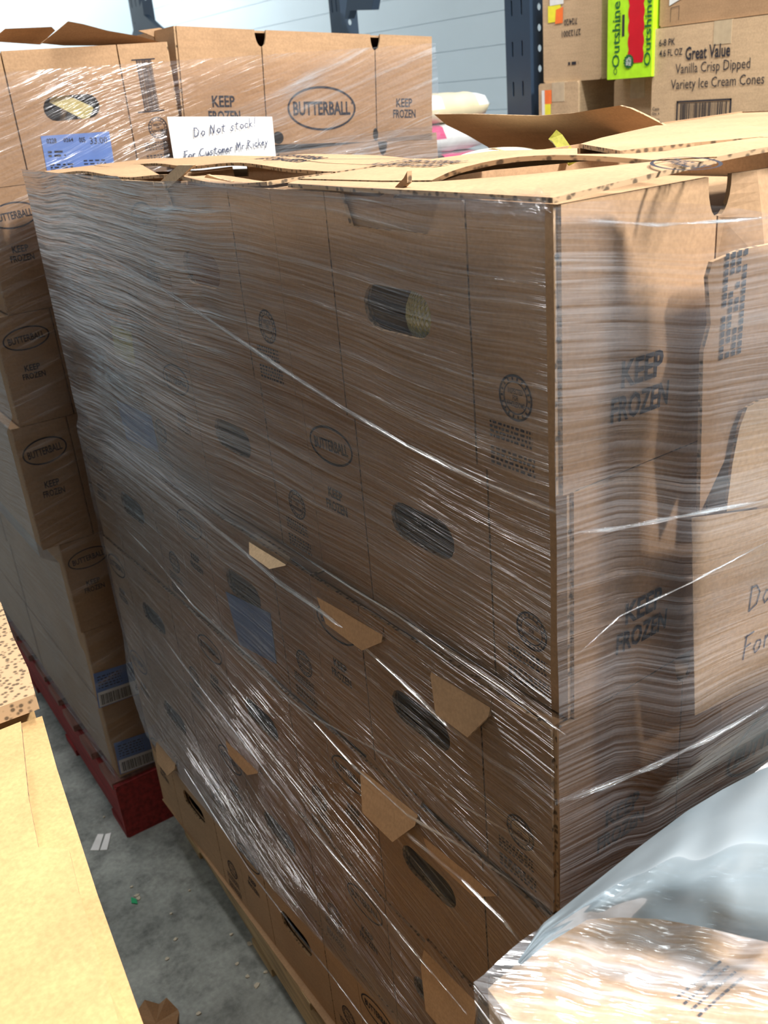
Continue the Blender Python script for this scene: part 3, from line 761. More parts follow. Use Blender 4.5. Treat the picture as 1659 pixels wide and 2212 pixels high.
def right_sheet(s, t):
    x = lerp(-.014, 1.07, s); zt = lerp(0.0, -.045, sm(x / .3)) if x < .35 else -.045
    z = lerp(zt, -1.12, t)
    yb = -.0145 - (.046 if x > .105 else lerp(.0, .046, sm((x - .065) / .04)) if x > .065 else 0) * (1 if z > -.53 else max(.3, 1 - (-z - .53) / .08))
    yb += .003 * noise.noise(Vector((x * 5, z * 8, 3)))
    return Vector((x, yb, ZT + z)), x, z + x * (.15 - .05 * t)
film('film_side', right_sheet, 60, 60, M_film_r, MAIN)
def back_sheet(s, t):
    x = lerp(-.03, 1.05, s); z = lerp(0, -1.15, t); return Vector((x, 1.262, ZT + z)), x, z
film('film_side', back_sheet, 20, 30, M_film, MAIN)
# film edges gathered into ropes and folds
def rope(pts, axis, off, r, mat=M_rope, name='film_fold'):
    P = []
    for (px, py) in pts:
        if axis == 0:
            p = W(px, py, 0, -.03); p = W(px, py, 0, x_face(p.y, min(0, p.z - ZT)) - off)
        else: p = W(px, py, 1, off)
        P.append(p)
    Q = []
    for i in range(len(P) - 1):
        for k in range(6): Q.append(P[i].lerp(P[i + 1], k / 6))
    Q.append(P[-1]); n = len(Q)
    def fn(s, t):
        i = min(n - 1, int(round(s * (n - 1)))); d = Q[min(i + 1, n - 1)] - Q[max(i - 1, 0)]; p = Q[i]
        nrm = Vector((-1, 0, 0)) if axis == 0 else Vector((0, -1, 0)); up = nrm.cross(d).normalized()
        if up.z < 0: up = -up
        wd = r * (.7 + .5 * noise.noise(Vector((s * 9, px, 0)))); a = (t - .5) * PI
        return p + up * math.sin(a) * wd * 1.5 + nrm * math.cos(a) * wd * .35, s * n * .02, t * r * 8 + px * .01
    film(name, fn, n - 1, 8, mat, MAIN, lambda s, t: math.sin(PI * t) ** 2 * (.25 + .75 * max(0, .5 + 1.4 * noise.noise(Vector((s * 5, px * .01, 2))))) * min(1, s * 8 + .15) * min(1, (1 - s) * 8 + .2))
rope([(1194, 443), (1150, 444), (1100, 444), (1050, 442), (1000, 440)], 0, .003, .010)
rope([(1193, 441), (1100, 441), (1000, 438), (850, 436), (760, 431), (600, 418), (480, 402), (400, 393)], 0, .001, .006)
rope([(150, 505), (210, 540), (300, 592), (420, 668), (600, 790), (740, 880), (880, 962), (1040, 1040), (1225, 1112)], 0, .002, .0032)
rope([(200, 912), (300, 1000), (400, 1085), (520, 1185), (600, 1255), (700, 1325), (790, 1400), (900, 1500), (960, 1560), (1060, 1640), (1200, 1725)], 0, .004, .0045)
rope([(600, 1165), (760, 1270), (860, 1330), (960, 1400), (1100, 1495), (1225, 1590)], 0, .004, .0022)
rope([(350, 1590), (400, 1660), (455, 1748), (540, 1880), (640, 2010), (720, 2110), (810, 2230)], 0, .006, .004)
rope([(470, 1370), (560, 1450), (680, 1560), (760, 1650), (880, 1760), (1000, 1830), (1190, 1960)], 0, .006, .0030)
rope([(330, 1345), (400, 1440), (500, 1570), (640, 1750), (760, 1890), (900, 2060), (1010, 2190)], 0, .010, .0035)
rope([(270, 1140), (330, 1200), (420, 1310), (520, 1400), (600, 1470)], 0, .004, .003)
rope([(600, 1500), (700, 1560), (850, 1640), (1000, 1740), (1190, 1850)], 0, .006, .0018)
rope([(880, 1800), (1000, 1900), (1090, 1990), (1130, 2040)], 0, .010, .005)
rope([(1240, 1150), (1330, 1142), (1500, 1110), (1659, 1080)], 1, -.064, .002)
rope([(1197, 1735), (1300, 1700), (1420, 1650), (1540, 1590), (1659, 1520)], 1, -.062, .004)
rope([(1240, 1420), (1340, 1330), (1490, 1260), (1659, 1170)], 1, -.066, .0012)
rope([(1200, 470), (1300, 478), (1420, 486), (1560, 478), (1659, 470)], 1, -.062, .0012)

# main pallet: boards and stringers
def pallet(name, loc, rz, Lx, Ly, H, mat, label, n_top, topmat=None, solid_front=False):
    t = empty(name, loc, rz); tm = topmat or mat
    wb = .095; gap = (Ly - n_top * wb) / (n_top - 1)
    for k in range(n_top):
        bm = bmesh.new(); y = k * (wb + gap); j = random.uniform(-.004, .004); box(bm, -.002 + j, y, H - .018, Lx + j, y + wb, H); bmesh.ops.bevel(bm, geom=bm.edges[:], offset=.002, segments=1); obj('deck_board', bm, tm, t)
    for x in (0.004, Lx / 2 - .02, Lx - .044):
        bm = bmesh.new(); box(bm, x, .004, .018, x + .04, Ly - .004, H - .018); obj('stringer', bm, mat, t)
    for k in range(4):
        bm = bmesh.new(); y = k * (Ly - wb) / 3; box(bm, 0, y, 0, Lx, y + wb, .018); obj('bottom_board', bm, mat, t)
    if solid_front:
        bm = bmesh.new(); box(bm, .0, -.012, .0, Lx, .004, H - .004); bmesh.ops.bevel(bm, geom=bm.edges[:], offset=.004, segments=2); obj('front_board', bm, mat, t)
    tag(t, label, 'pallet'); return t
pallet('wooden_pallet', (-.075, .0, 0), math.radians(-2.9), 1.03, 1.26, .127, M_wood, 'plain wooden pallet under the main wrapped load', 9)
pallet('wooden_pallet', (-.125, 1.352, 0), math.radians(-.5), 1.05, 1.25, .158, M_redwood, 'red painted pallet under the load behind the main one', 9, M_redtop, True)
bm = bmesh.new(); box(bm, -.045, .0, .1275, 1.0, 1.26, .1292); tag(obj('slip_sheet', bm, M_card), 'thin cardboard slip sheet between wooden pallet and main load', 'sheet')

# ------------------------------------------------------------------ load behind
LZ = [.20, -.02, -.245, -.46, -.725, -.94, -1.135, -1.34]
LXo = [-.108, -.095, -.125, -.142, -.108, -.103, -.105]
names = ['topmost', 'second from the top', 'third from the top', 'fourth from the top', 'fifth from the top', 'second from the bottom', 'bottom']
BACK = {}
for i in range(7):
    h = LZ[i] - LZ[i + 1]; zs = (h - .001) / CH
    for k in range(2):
        kind = 'flat'
        parts = (['seal', 'small', 'bars'] if i == 0 else (ENDP if i < 5 else ['seal']))
        t = make_carton(kind, (LXo[i] + CW, 1.364 + k * .63, ZT + LZ[i + 1]), PI / 2, parts if k == 0 else [], zs)
        tag(t, 'upright-end carton, %s left column of the load behind, %s' % (['front', 'rear'][k], names[i]), 'carton', 'turkey cartons on the red pallet'); BACK[(i, k)] = t
    for k in range(3):
        tilt = i == 0 and k == 0
        t = make_carton('flat', (LXo[i] + CW + .006 + (.003 if i else .0), 1.364 + .419 * k, ZT + LZ[i + 1]), 0, LONGP if k == 0 else [], zs * (.985 if i == 0 else 1))
        if tilt: t.rotation_euler = (0, .075, 0); t.location.z += .030; t.location.x += .004
        if i == 0 and k: t.scale.z = zs * .85
        tag(t, 'long sideways carton in the load behind, %s, %s row' % (names[i], ['front', 'middle', 'rear'][k]), 'carton', 'turkey cartons on the red pallet'); BACK[(i, 2 + k)] = t
# open flaps of its top left carton
px_plate('raised_flap', [(90, 93), (122, 68), (148, 46), (180, 52), (232, 66), (300, 78), (365, 96), (355, 102), (250, 98), (140, 98)], 1, 1.42, .005, M_card2, BACK[(0, 0)], tilt=2.3, z0=ZT + .19)
px_plate('raised_flap', [(0, 72), (12, 62), (112, 58), (120, 66), (88, 96), (0, 90)], 1, 1.50, .005, M_card2, BACK[(0, 0)], tilt=2.3, z0=ZT + .19)
px_plate('raised_flap', [(300, 66), (345, 60), (372, 68), (362, 82), (352, 100), (335, 80)], 1, 1.46, .005, M_card, BACK[(0, 0)])
bm = bmesh.new(); pts = [W(112, 205, 1, 1.378), W(135, 216, 1, 1.376), W(165, 232, 1, 1.376), W(195, 246, 1, 1.378)]
strap(bm, pts, .013, .005); tag(obj('net_handle', bm, M_net, None), 'yellow netting inside the grip hole of the top left carton behind', 'netting')
# white notice
P = [W(x, y, 1, 1.35) for x, y in [(353, 253), (578, 253), (590, 372), (372, 372)]]
bm = bmesh.new(); plate(bm, [(p.x, p.z) for p in P], [], .0008, lambda u, v, t: Vector((u, 1.331 - t - .01 * math.sin((u - .28) * 14) ** 2, v)), cuts_u=[.30, .34, .38, .42, .46, .49])
note = obj('paper_notice', bm, [M_paper, M_paper]); tag(note, 'white handwritten paper notice on the load behind', 'notice')
q = W(365, 340, 1, 1.34)
for txt, a_, b_, h_, sl_, ad_ in (('Do Not stock!', .050, .036, .0165, .06, .62), ('For Customer Mr.Rickey', .024, -.002, .0145, .05, .56)):
    F = Flat(); hand(F, txt, a_, b_, h_, .0010, sl_, adv=ad_)
    world_parent(link('handwriting', F.mesh('handwriting', lambda u, v: Vector((q.x + u * 1.05, 1.3285 - .01 * math.sin((q.x + u - .28) * 14) ** 2 - .0035, q.z - .004 + v)), M_pen), None), note)
# blue labels with lettering
def face_label(pts, y, split, label, big=None, parent=None):
    P = [W(a, b, 1, y) for a, b in pts]; Q = [(p.x, p.z) for p in P]
    bm = bmesh.new(); plate(bm, Q, [], .0006, lambda u, v, t: Vector((u, y - t, v))); o = obj('shipping_label', bm, [M_blue, M_blue]); o['label'] = label; world_parent(o, parent)
    def bil(a, b):
        A = Vector(Q[3]).lerp(Vector(Q[2]), a); B = Vector(Q[0]).lerp(Vector(Q[1]), a); p = A.lerp(B, b); return p
    fn = lambda u, v: Vector((bil(u, v).x, y - .0014, bil(u, v).y))
    if split:
        me = Flat().rect(.02, .02, .98, .44).mesh('label_panel', lambda u, v: Vector((bil(u, v).x, y - .0010, bil(u, v).y)), M_white); world_parent(link('label_panel', me, None), parent)
        F = Flat(); x = .06; r2 = random.Random(3)
        while x < .66: w_ = r2.choice([.006, .012, .02]); F.rect(x, .06, x + w_, .36); x += w_ + .012
        F.text('AWD', .84, .72, .2, .22).text('66', .84, .22, .2, .12)
        scribble_block(F, .06, .86, .5, 5, .03, .08, random.Random(2))
    else:
        F = Flat().text('33.00', .82, .80, .16, .26, .0).text('0228', .14, .86, .13, .14).text('0264', .38, .86, .10, .14).text('005', .58, .84, .13, .09)
        scribble_block(F, .06, .55, .25, 2, .05, .10, random.Random(8)); scribble_block(F, .06, .22, .35, 3, .04, .07, random.Random(9)); scribble_block(F, .55, .30, .33, 3, .03, .08, random.Random(5))
    world_parent(link('label_print', F.mesh('label_print', fn, M_ink), None), parent)
face_label([(88, 294), (236, 284), (250, 372), (103, 376)], 1.359, False, 'blue label', parent=BACK[(0, 0)])
face_label([(202, 1456), (303, 1424), (318, 1492), (214, 1530)], 1.359, True, 'blue and white label', parent=BACK[(5, 0)])
face_label([(246, 1606), (352, 1570), (366, 1634), (260, 1673)], 1.359, True, 'blue and white label', parent=BACK[(6, 0)])
# film of the load behind
BF = empty('stretch_film', (0, 1.36, 0)); tag(BF, 'crinkled clear stretch film round the load on the red pallet', 'film')
def bx(z):
    k = 0
    while k < 6 and z < LZ[k + 1]: k += 1
    return LXo[k]
def bxs(z): return min(bx(z + .02), bx(z), bx(z - .02))
def bf(s, t):
    z = lerp(.165, -1.33, t); x0 = bxs(z) - .008; x = lerp(x0, .94, s)
    if z > .12: z = z - .0
    y = 1.3425 + .005 * noise.noise(Vector((x * 8, z * 10, 1)))
    return Vector((x, y - 1.36, ZT + z)), x, z - x * .25
film('film_side', bf, 60, 90, M_film_l, BF)
def bl(s, t):
    z = lerp(.165, -1.33, t); y = lerp(1.345, 2.62, s)
    # the film stands off the cartons on this side, drawn out towards the hem
    return Vector((bxs(z) - .012, y - 1.36, ZT + z)), y, z + y * .1
film('film_side', bl, 30, 60, M_film, BF, lambda s, t: .18)

# ------------------------------------------------------------------ racks, shelf, stock on the shelf
XR = 1.6
def upright(y0, y1, name_label, holes=True):
    t = empty('rack_upright', (XR, y0, 0)); wd = y1 - y0
    bm = bmesh.new(); H = []
    zz = .25
    while zz < 3.1:
        for c in (.33, .72): H.append(stadium2(wd * c, zz, .007, .042))
        zz += .108
    plate(bm, [(0, 0), (wd, 0), (wd, 3.3), (0, 3.3)], H, .003, lambda u, v, t_: Vector((-t_, u, v)), ei=0)
    obj('post_face', bm, M_navy, t)
    bm = bmesh.new(); H = []; zz = .3
    while zz < 3.1: H.append([(.035 + .008 * math.cos(a), zz + .010 * math.sin(a)) for a in [2 * PI * k / 10 for k in range(10)]]); zz += .054
    plate(bm, [(0, 0), (.07, 0), (.07, 3.3), (0, 3.3)], H, .003, lambda u, v, t_: Vector((u, -t_ + .003, v)), ei=0); box(bm, 0, wd - .003, 0, .07, wd, 3.3)
    obj('post_flange', bm, M_navy, t)
    bm = bmesh.new(); box(bm, .03, .01, 0, .034, wd - .01, 3.3); obj('post_back', bm, M_steel, t)
    bm = bmesh.new(); box(bm, -.02, -.02, 0, .09, wd + .02, .008); obj('foot_plate', bm, M_navy, t)
    tag(t, name_label, 'rack post'); return t
def stadium2(cu, cv, wd, ht):
    r = wd / 2; a = ht / 2 - r
    return [(cu + r * math.cos(t), cv + a + r * math.sin(t)) for t in [PI * k / 4 for k in range(5)]] + [(cu + r * math.cos(t), cv - a + r * math.sin(t)) for t in [PI + PI * k / 4 for k in range(5)]]
upright(1.745, 1.852, 'wide dark blue rack post with slots, beside the shelf of cartons')
upright(2.745, 2.82, 'dark blue rack post behind the middle of the rear load')
upright(4.62, 4.76, 'dark blue rack post behind the left end of the rear load')
def brace(pts, w_, label):
    t = [W(a, b, 0, XR - .01) for a, b in pts]; bm = bmesh.new()
    plate(bm, [(p.y, p.z) for p in t], [], .03, lambda u, v, q: Vector((XR - .006 - q, u, v)), ei=0)
    o = obj('gusset_bracket', bm, M_navy); tag(o, label, 'bracket'); return o
brace([(317, 0), (322, 32), (350, 58), (368, 72), (368, 100), (318, 100), (290, 95)], .03, 'dark blue sloping bracket on the left rack post')
brace([(765, -10), (822, -10), (817, 21), (770, 22), (764, 40), (758, 40)], .03, 'dark blue beam end on the middle rack post')
SH = empty('stock_shelf', (0, 0, 0)); tag(SH, 'dark rack shelf carrying the stock cartons beside the wide post', 'shelf')
bm = bmesh.new(); box(bm, XR, .2, ZT - .175, XR + .05, 1.742, ZT - .085); obj('shelf_beam', bm, M_navy, SH)
bm = bmesh.new(); box(bm, XR + .05, .2, ZT - .105, XR + .75, 1.742, ZT - .086); obj('shelf_board', bm, M_wood, SH)
for (xx, yy) in ((XR + .005, .25), (XR + .70, .25), (XR + .70, 1.70)):
    bm = bmesh.new(); box(bm, xx, yy, 0, xx + .05, yy + .03, ZT - .1055 if xx > XR + .1 else ZT - .176); obj('shelf_leg', bm, M_navy, SH)
def shelf_carton(y0, y1, z0, z1, x0, depth, mat, label, prnt=None, open_=False):
    t = empty('stock_carton', (x0, y0, ZT + z0)); h = z1 - z0; wd = y1 - y0
    bm = bmesh.new(); box(bm, 0, 0, 0, depth, wd, h); bmesh.ops.bevel(bm, geom=bm.edges[:], offset=.004, segments=2); obj('carton_body', bm, mat, t)
    bm = bmesh.new(); box(bm, -.0006, wd / 2 - .025, h - .05, .0, wd / 2 + .025, h); box(bm, 0, wd / 2 - .025, h, depth, wd / 2 + .025, h + .0006); obj('packing_tape', bm, M_tape, t)
    if prnt:
        for nm, F, mt, e in prnt: link(nm, F.mesh(nm, lambda u, v: Vector((-.0012 - e, wd - u, v)), mt), None, t)
    tag(t, label, 'carton'); return t
M_tape = plain('clear_packing_tape', (.50, .40, .27), .25)
TP = .012
# cartons left of the green box
Fa = Flat().text('7/24/20', .11, .150, .016, .050, rot=PI).text('27123001', .112, .122, .016, .072, rot=PI)
scribble_block(Fa, .10, .042, .04, 1, .008, .01, random.Random(1))
shelf_carton(1.470, 1.694, .055, .31, XR, .35, M_tan, 'tan carton with upside-down date print, resting beside the rack post',
             [('printed_words', Fa, M_ink, 0), ('price_sticker', Flat().rect(.022, .155, .072, .197), M_yellow, 0), ('price_sticker', Flat().poly([(.050, .150), (.080, .150), (.082, .19), (.054, .185)]), M_orange, .0004), ('price_sticker', Flat().rect(.03, .197, .084, .222), M_white, .0005)])
shelf_carton(1.545, 1.705, -.085, .055, XR - .01, .42, M_tan, 'small tan carton with orange and yellow sticker, bottom left of shelf',
             [('price_sticker', Flat().rect(.022, .045, .050, .085), M_yellow, 0), ('price_sticker', Flat().rect(.026, .085, .054, .122), M_orange, 0), ('price_sticker', Flat().rect(.014, .045, .026, .122), M_white, .0005)])
shelf_carton(1.285, 1.45, -.085, .050, XR + .03, .40, M_tan, 'plain shaded tan carton under the lime green box')
# lime box
t = empty('ice_bar_box', (XR - .03, 1.270, ZT + .052)); bm = bmesh.new(); box(bm, 0, 0, 0, .14, .150, .30); bmesh.ops.bevel(bm, geom=bm.edges[:], offset=.002, segments=1); obj('box_body', bm, M_lime, t)
mp = lambda u, v: Vector((-.0008, .150 - u, v))
F = Flat().text('Outshine', .030, .105, .026, .155, .012, rot=PI / 2).text('FRUIT BARS', .042, .13, .007, .05, .01, rot=PI / 2); F.ring(.029, .019, .006, .008, .002)
link('printed_words', F.mesh('printed_words', mp, M_green), None, t)
link('flavour_strip', Flat().rect(.050, .10, .058, .15).mesh('flavour_strip', mp, M_ink), None, t)
F = Flat(); up = []
for k in range(40): v = .035 + .2 * k / 39; up.append((.074 - .004 * abs(math.sin(k * PI / 6.5)), v))
for k in range(40): v = .235 - .2 * k / 39; up.append((.120 + .004 * abs(math.sin(k * PI / 6.5)), v))
F.poly(up); link('fruit_bar_print', F.mesh('fruit_bar_print', mp, M_rasp), None, t)
F = Flat()
for (a, b, r) in ((.072, .215, .012), (.100, .232, .014), (.085, .240, .012), (.124, .215, .012)): F.poly(ring(a, b, r, r, 12))
link('raspberry_print', F.mesh('raspberry_print', lambda u, v: Vector((-.0012, .150 - u, v)), M_rasp), None, t)
F = Flat().poly([(.075 + (.018 if k % 2 else .015) * math.cos(2 * PI * k / 28), .040 + (.018 if k % 2 else .015) * math.sin(2 * PI * k / 28)) for k in range(28)])
link('round_badge', F.mesh('round_badge', lambda u, v: Vector((-.0016, .150 - u, v)), M_green), None, t)
F = Flat().text('REAL\nFRUIT', .075, .040, .018, .020, rot=PI / 2)
link('badge_words', F.mesh('badge_words', lambda u, v: Vector((-.0020, .150 - u, v)), M_white), None, t)
F = Flat().text('Outshine', .136, .105, .022, .16, .014, rot=PI / 2)
link('printed_words', F.mesh('printed_words', lambda u, v: Vector((-.0016, .150 - u, v)), M_green), None, t)
tag(t, 'lime green fruit bar box with red raspberry picture between the tan cartons', 'box')
# the large printed carton
F = Flat().text('6-8 PK', .045, .212, .016, .050, .01).text('4.6 FL OZ', .058, .188, .016, .072, .01)
F.text('Great Value', .168, .182, .030, .130, .02).text('Vanilla Crisp Dipped', .182, .146, .030, .215, .0).text('Variety Ice Cream Cones', .196, .111, .030, .268, .0)
F.text('Case', .016, .060, .008, .022, .01).text('Qty: 6', .016, .048, .008, .024, .01)
F.stroke([(.004, .035), (.028, .035), (.028, .002)], .0006).stroke([(.004, .035), (.004, .002)], .0006)
x0_, x1_, v0_, v1_ = .082, .245, .018, .076
F.rect(x0_, v0_, x1_, v0_ + .004).rect(x0_, v1_ - .004, x1_, v1_).rect(x0_, v0_, x0_ + .005, v1_).rect(x1_ - .005, v0_, x1_, v1_)
x = x0_ + .012; r2 = random.Random(12)
while x < x1_ - .014: w_ = r2.choice([.001, .0015, .003, .0035]); F.rect(x, v0_ + .006, x + w_, v1_ - .006); x += w_ + r2.choice([.0012, .002, .003])
F.text('1 00 78742 15238 4', .162, .010, .008, .13, .0)
shelf_carton(.86, 1.276, -.085, .160, XR - .02, .35, M_tan, 'large pale carton with ice cream cone lettering and big barcode', [('printed_words', F, M_ink, 0)])
shelf_carton(.86, 1.262, .162, .42, XR - .015, .35, M_card, 'darker carton on top of the large printed one', [('white_sticker', Flat().poly([(.03, .045), (.075, .060), (.078, .075), (.03, .062)]), M_white, 0), ('printed_lines', Flat().stroke([(.035, .01), (.035, .04), (.06, .042), (.06, .012)], .0006).text('VL', .24, .055, .014, .03), M_ink, 0)])

# bagged stock further back, on its own skid
t = empty('bulk_bin', (1.075, 1.92, 0)); bm = bmesh.new(); box(bm, 0, 0, .0, .52, .80, 1.30); bmesh.ops.bevel(bm, geom=bm.edges[:], offset=.006, segments=2); obj('bin_body', bm, M_card2, t)
bm = bmesh.new(); box(bm, -.004, -.004, 1.2, .524, .804, 1.24); obj('bin_band', bm, M_card, t)
tag(t, 'brown bulk bin behind the rear load, under the pink and cream bags', 'bin')
def bag(loc, sz, rz, mats, label):
    t = empty('ice_cream_bag', loc, rz); bm = bmesh.new(); n = 14
    for s in (1, -1):
        g = [[bm.verts.new(((i / n - .5) * sz[0], (j / n - .5) * sz[1], s * sz[2] * .5 * (max(0, (1 - abs(2 * i / n - 1) ** 5) * (1 - abs(2 * j / n - 1) ** 5)) ** .4) * (1 + .12 * noise.noise(Vector((i * .6, j * .6, loc[0] * 9)))))) for j in range(n + 1)] for i in range(n + 1)]
        for i in range(n):
            for j in range(n):
                f = bm.faces.new((g[i][j], g[i + 1][j], g[i + 1][j + 1], g[i][j + 1]) if s > 0 else (g[i][j], g[i][j + 1], g[i + 1][j + 1], g[i + 1][j])); f.material_index = 0 if (i > 3 and i < 11) or s < 0 else 1
    bmesh.ops.remove_doubles(bm, verts=bm.verts[:], dist=.0005)
    obj('bag_body', bm, mats, t, True)
    F = Flat().text('ice cream', 0, 0, sz[1] * .14, sz[0] * .5) if False else None
    tag(t, label, 'bag', 'bags of frozen treats on the bulk bin'); return t
tiers = [('pink', [M_pink, M_dark]), ('pink-edged white', [M_white, M_pink]), ('cream and white', [M_cream, M_white])]
for lz in range(3):
    for j in range(3):
        for i2 in range(2):
            nm, mats = tiers[lz]
            if lz == 2 and (i2 + j) % 2 == 0: nm, mats = 'white and pink', [M_white, M_pink]
            bag((1.205 + i2 * .262, 2.05 + j * .26, 1.30 + .042 + lz * .084), (.268, .262, .084), .0, mats,
                '%s bag on the bulk bin, %s tier, %s row, %s side' % (nm, ['lowest', 'middle', 'top'][lz], ['front', 'centre', 'rear'][j], ['left', 'right'][i2]))
# ------------------------------------------------------------------ foreground: carton at left, carton and polythene at right
M_near = cardboard('kraft_cardboard_near', (.50, .32, .145))
FG = empty('near_carton', (0, 0, 0)); zf = -.50
def q2(px, py, z): p = W(px, py, 2, z); return (p.x, p.y)
R0 = [q2(78, 1500, zf), q2(112, 1620, zf), q2(202, 1900, zf), q2(312, 2212, zf), q2(360, 2350, zf)]
I0 = [q2(46, 1560, zf + .020), q2(62, 1720, zf + .020), q2(84, 1832, zf + .020), q2(150, 1836, zf + .020), q2(172, 1930, zf + .020), q2(222, 2090, zf + .020), q2(258, 2212, zf + .020), q2(300, 2340, zf + .020)]
bm = bmesh.new()
plate(bm, R0 + [(-.95, R0[-1][1]), (-.95, R0[0][1])], [], .004, lambda u, v, t_: Vector((u, v, ZT + zf + t_ - .30 * max(0, u + .47))))
obj('lid_flap', bm, [M_near, M_edge], FG)
bm = bmesh.new()
plate(bm, I0 + [(-.95, I0[-1][1]), (-.95, I0[0][1])], [], .005, lambda u, v, t_: Vector((u, v, ZT + zf + .016 + t_)))
obj('lid_flap', bm, [M_near, M_edge], FG)
x_r = min(p[0] for p in R0)
bm = bmesh.new(); box(bm, -.95, R0[-1][1] + .004, 0, x_r - .004, R0[0][1] - .006, ZT + zf - .004); obj('carton_body', bm, [M_near], FG)
tag(FG, 'large pale carton close to the camera at the bottom left corner', 'carton')
FH = empty('near_carton', (0, 0, 0)); yb = R0[0][1] + .006
R1 = [q2(-30, 1235, zf + .01), q2(2, 1300, zf + .01), q2(28, 1372, zf + .01), q2(60, 1440, zf + .01), q2(76, 1496, zf + .01)]
y1 = max(p[1] for p in R1)
bm = bmesh.new(); plate(bm, [(R1[0][0], R1[0][1])] + R1[1:] + [(-.95, yb + .01), (-.95, y1)], [], .02, lambda u, v, t_: Vector((u, v, ZT + zf - .012 + t_)), ei=1)
obj('lid_flap', bm, [M_edge, M_edge], FH)
bm = bmesh.new(); box(bm, -.95, yb + .012, 0, min(p[0] for p in R1) - .002, y1, ZT + zf - .013); obj('carton_body', bm, [M_near], FH)
tag(FH, 'carton with torn corrugated edge at the left frame edge behind the nearest carton', 'carton')

# wrapped carton at the bottom right
FR = empty('wrapped_carton', (-.205, -.138, ZT - .92)); 
ang = math.radians(0)
bm = bmesh.new()
prof = lambda x, y: .412 + .012 * math.sin(PI * min(1, max(0, x / .6))) + .008 * noise.noise(Vector((x * 9, y * 9, 0))) - .03 * max(0, -.02 - y) ** .9
nx, ny = 24, 20
g = [[bm.verts.new((lerp(0, .62, i / nx) - .03 * (j / ny) * (1 - i / nx), -lerp(0, .42, j / ny), prof(.62 * i / nx, -.42 * j / ny))) for j in range(ny + 1)] for i in range(nx + 1)]
for i in range(nx):
    for j in range(ny): bm.faces.new((g[i][j], g[i][j + 1], g[i + 1][j + 1], g[i + 1][j]))
bd = [g[i][0] for i in range(nx + 1)] + [g[nx][j] for j in range(1, ny + 1)] + [g[i][ny] for i in range(nx - 1, -1, -1)] + [g[0][j] for j in range(ny - 1, 0, -1)]
lo = [bm.verts.new((v.co.x, v.co.y, 0)) for v in bd]
for k in range(len(bd)): bm.faces.new((bd[k], bd[(k + 1) % len(bd)], lo[(k + 1) % len(bd)], lo[k]))
bm.faces.new(list(reversed(lo))); bmesh.ops.recalc_face_normals(bm, faces=bm.faces[:])
obj('carton_body', bm, [M_tan], FR)
F = Flat(); scribble_block(F, .12, -.09, .06, 4, .002, .006, random.Random(6))
link('printed_words', F.mesh('printed_words', lambda u, v: Vector((u * .8, v, prof(u * .8, v) + .0012)), M_ink), None, FR)
def fr(s, t):
    x = lerp(-.008, .63, s); y = -lerp(-.006, .43, t); dx = -.03 * t * (1 - s)
    return Vector((x + dx, y, prof(max(0, x), min(0, y)) + .006 + .012 * abs(noise.noise(Vector((x * 14, y * 22, 5)))))), x * .6 + y, y + x * 1.2
film('film_side', fr, 70, 50, M_film_g, FR)
def fr2(s, t):
    y = -lerp(-.006, .43, s); z = lerp(prof(0, min(0, y)) + .006, 0.0, t); return Vector((-.008 - .03 * s * (1), y, z)), y, z
film('film_side', fr2, 20, 20, M_film, FR)
tag(FR, 'film-wrapped pale carton at the bottom right corner', 'carton')
bm = bmesh.new(); box(bm, -.24, -.56, 0, .43, -.145, ZT - .925); bmesh.ops.bevel(bm, geom=bm.edges[:], offset=.006, segments=2)
tag(obj('lower_carton', bm, M_card), 'brown carton standing beneath the film-wrapped carton at bottom right', 'carton')

# blue-grey polythene sheet lying over it
zp = -.50
lowr = [(1125, 2086), (1180, 2040), (1270, 1986), (1340, 1982), (1420, 1985), (1520, 2002), (1600, 2022), (1720, 2048)]
upr = [(1118, 2078), (1172, 1996), (1250, 1934), (1370, 1838), (1484, 1752), (1560, 1706), (1640, 1664), (1720, 1635)]
def pol(s, t):
    k = s * (len(lowr) - 1); i = min(len(lowr) - 2, int(k)); f = k - i
    a = Vector(lowr[i]).lerp(Vector(lowr[i + 1]), f); b = Vector(upr[i]).lerp(Vector(upr[i + 1]), f)
    q = a.lerp(b, t); h = zp + .040 + .035 * math.sin(PI * t) * sm(s * 1.5) + .006 * noise.noise(Vector((s * 6, t * 4, 0)))
    p = W(q.x, q.y, 2, h); return p, p.x, p.y
o = film('plastic_sheet', pol, 60, 24, M_poly)
tag(o, 'translucent blue-grey plastic sheet lying over the wrapped carton at bottom right', 'plastic sheet')

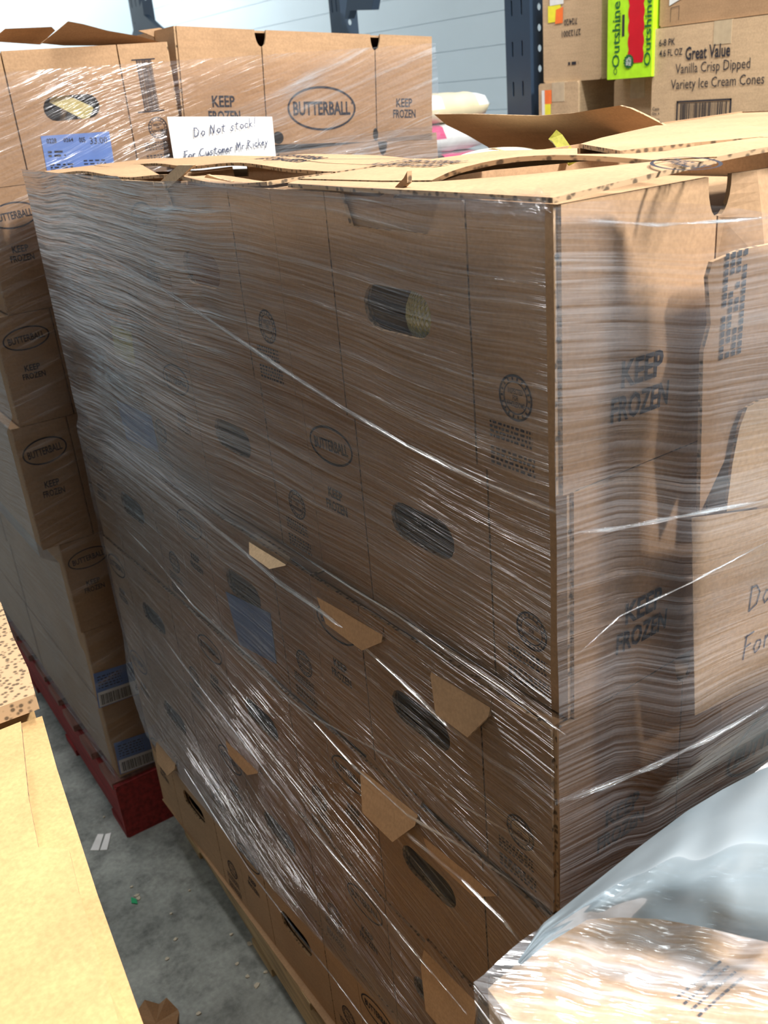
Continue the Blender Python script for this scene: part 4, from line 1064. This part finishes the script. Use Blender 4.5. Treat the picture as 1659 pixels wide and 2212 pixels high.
# ------------------------------------------------------------------ small things on the floor
def on_floor(px, py): p = W(px, py, 2, -ZT); return p
for pts in ([(212, 1803), (225, 1803), (214, 1838), (196, 1838)], [(229, 1803), (241, 1800), (232, 1837), (217, 1838)]):
    P = [on_floor(*p) for p in pts]; bm = bmesh.new(); plate(bm, [(p.x, p.y) for p in P], [], .0012, lambda u, v, t_: Vector((u, v, .001 + t_)), ei=0)
    tag(obj('paper_slip', bm, M_paper), 'white paper slip on the concrete floor, %s of the pair' % ('left' if pts[0][0] < 220 else 'right'), 'paper slip', 'paper slips on the floor')
rnd = random.Random(21)
for k, (px, py) in enumerate([(225, 1766), (296, 1935), (300, 1942), (380, 2030), (362, 2072), (284, 1917), (500, 2020), (540, 2040), (575, 2100), (430, 2190), (512, 2083), (590, 2085), (555, 2130), (410, 1925), (370, 1975), (535, 2110)]):
    p = on_floor(px, py); bm = bmesh.new(); n = 6; r = rnd.uniform(.003, .007)
    top = [bm.verts.new((r * rnd.uniform(.6, 1.3) * math.cos(2 * PI * i / n), r * rnd.uniform(.5, 1) * math.sin(2 * PI * i / n), rnd.uniform(.001, .003))) for i in range(n)]
    bot = [bm.verts.new((v.co.x, v.co.y, 0)) for v in top]; bm.faces.new(top); bm.faces.new(list(reversed(bot)))
    for i in range(n): bm.faces.new((bot[i], bot[(i + 1) % n], top[(i + 1) % n], top[i]))
    o = obj('floor_scrap', bm, M_crumb); o.location = (p.x, p.y, .0005); tag(o, 'tiny pale scrap lying on the concrete floor', 'scrap', 'pale scraps on the floor')
P = [on_floor(*p) for p in [(284, 1940), (296, 1944), (298, 1954), (285, 1952)]]
bm = bmesh.new(); plate(bm, [(p.x, p.y) for p in P], [], .002, lambda u, v, t_: Vector((u, v, .001 + t_)), ei=0); tag(obj('green_scrap', bm, M_greenbit), 'small green scrap on the floor near the aisle middle', 'scrap')
# torn cardboard at the frame bottom
bm = bmesh.new(); ctr = W(340, 2222, 2, -1.40 + .0)
n = 12; up_, dn = [], []
for k in range(n):
    a = 2 * PI * k / n; r = .045 * (1 + .3 * noise.noise(Vector((k * 1.3, 0, 0)))); z = .045 + (.012 if k % 2 else -.008) + .02 * noise.noise(Vector((k * 2.1, 4, 0)))
    up_.append(bm.verts.new((r * math.cos(a), r * math.sin(a), z))); dn.append(bm.verts.new((r * .8 * math.cos(a), r * .8 * math.sin(a), 0)))
for k in range(n): bm.faces.new((dn[k], dn[(k + 1) % n], up_[(k + 1) % n], up_[k]))
c1 = bm.verts.new((0, 0, .035))
for k in range(n): bm.faces.new((up_[k], up_[(k + 1) % n], c1))
bm.faces.new(list(reversed(dn))); bmesh.ops.recalc_face_normals(bm, faces=bm.faces[:])
o = obj('cardboard_scrap', bm, M_card2); p = W(338, 2215, 2, -ZT + .03); o.location = (p.x, p.y, 0)
tag(o, 'crumpled brown cardboard scrap on the floor at the bottom edge', 'scrap')
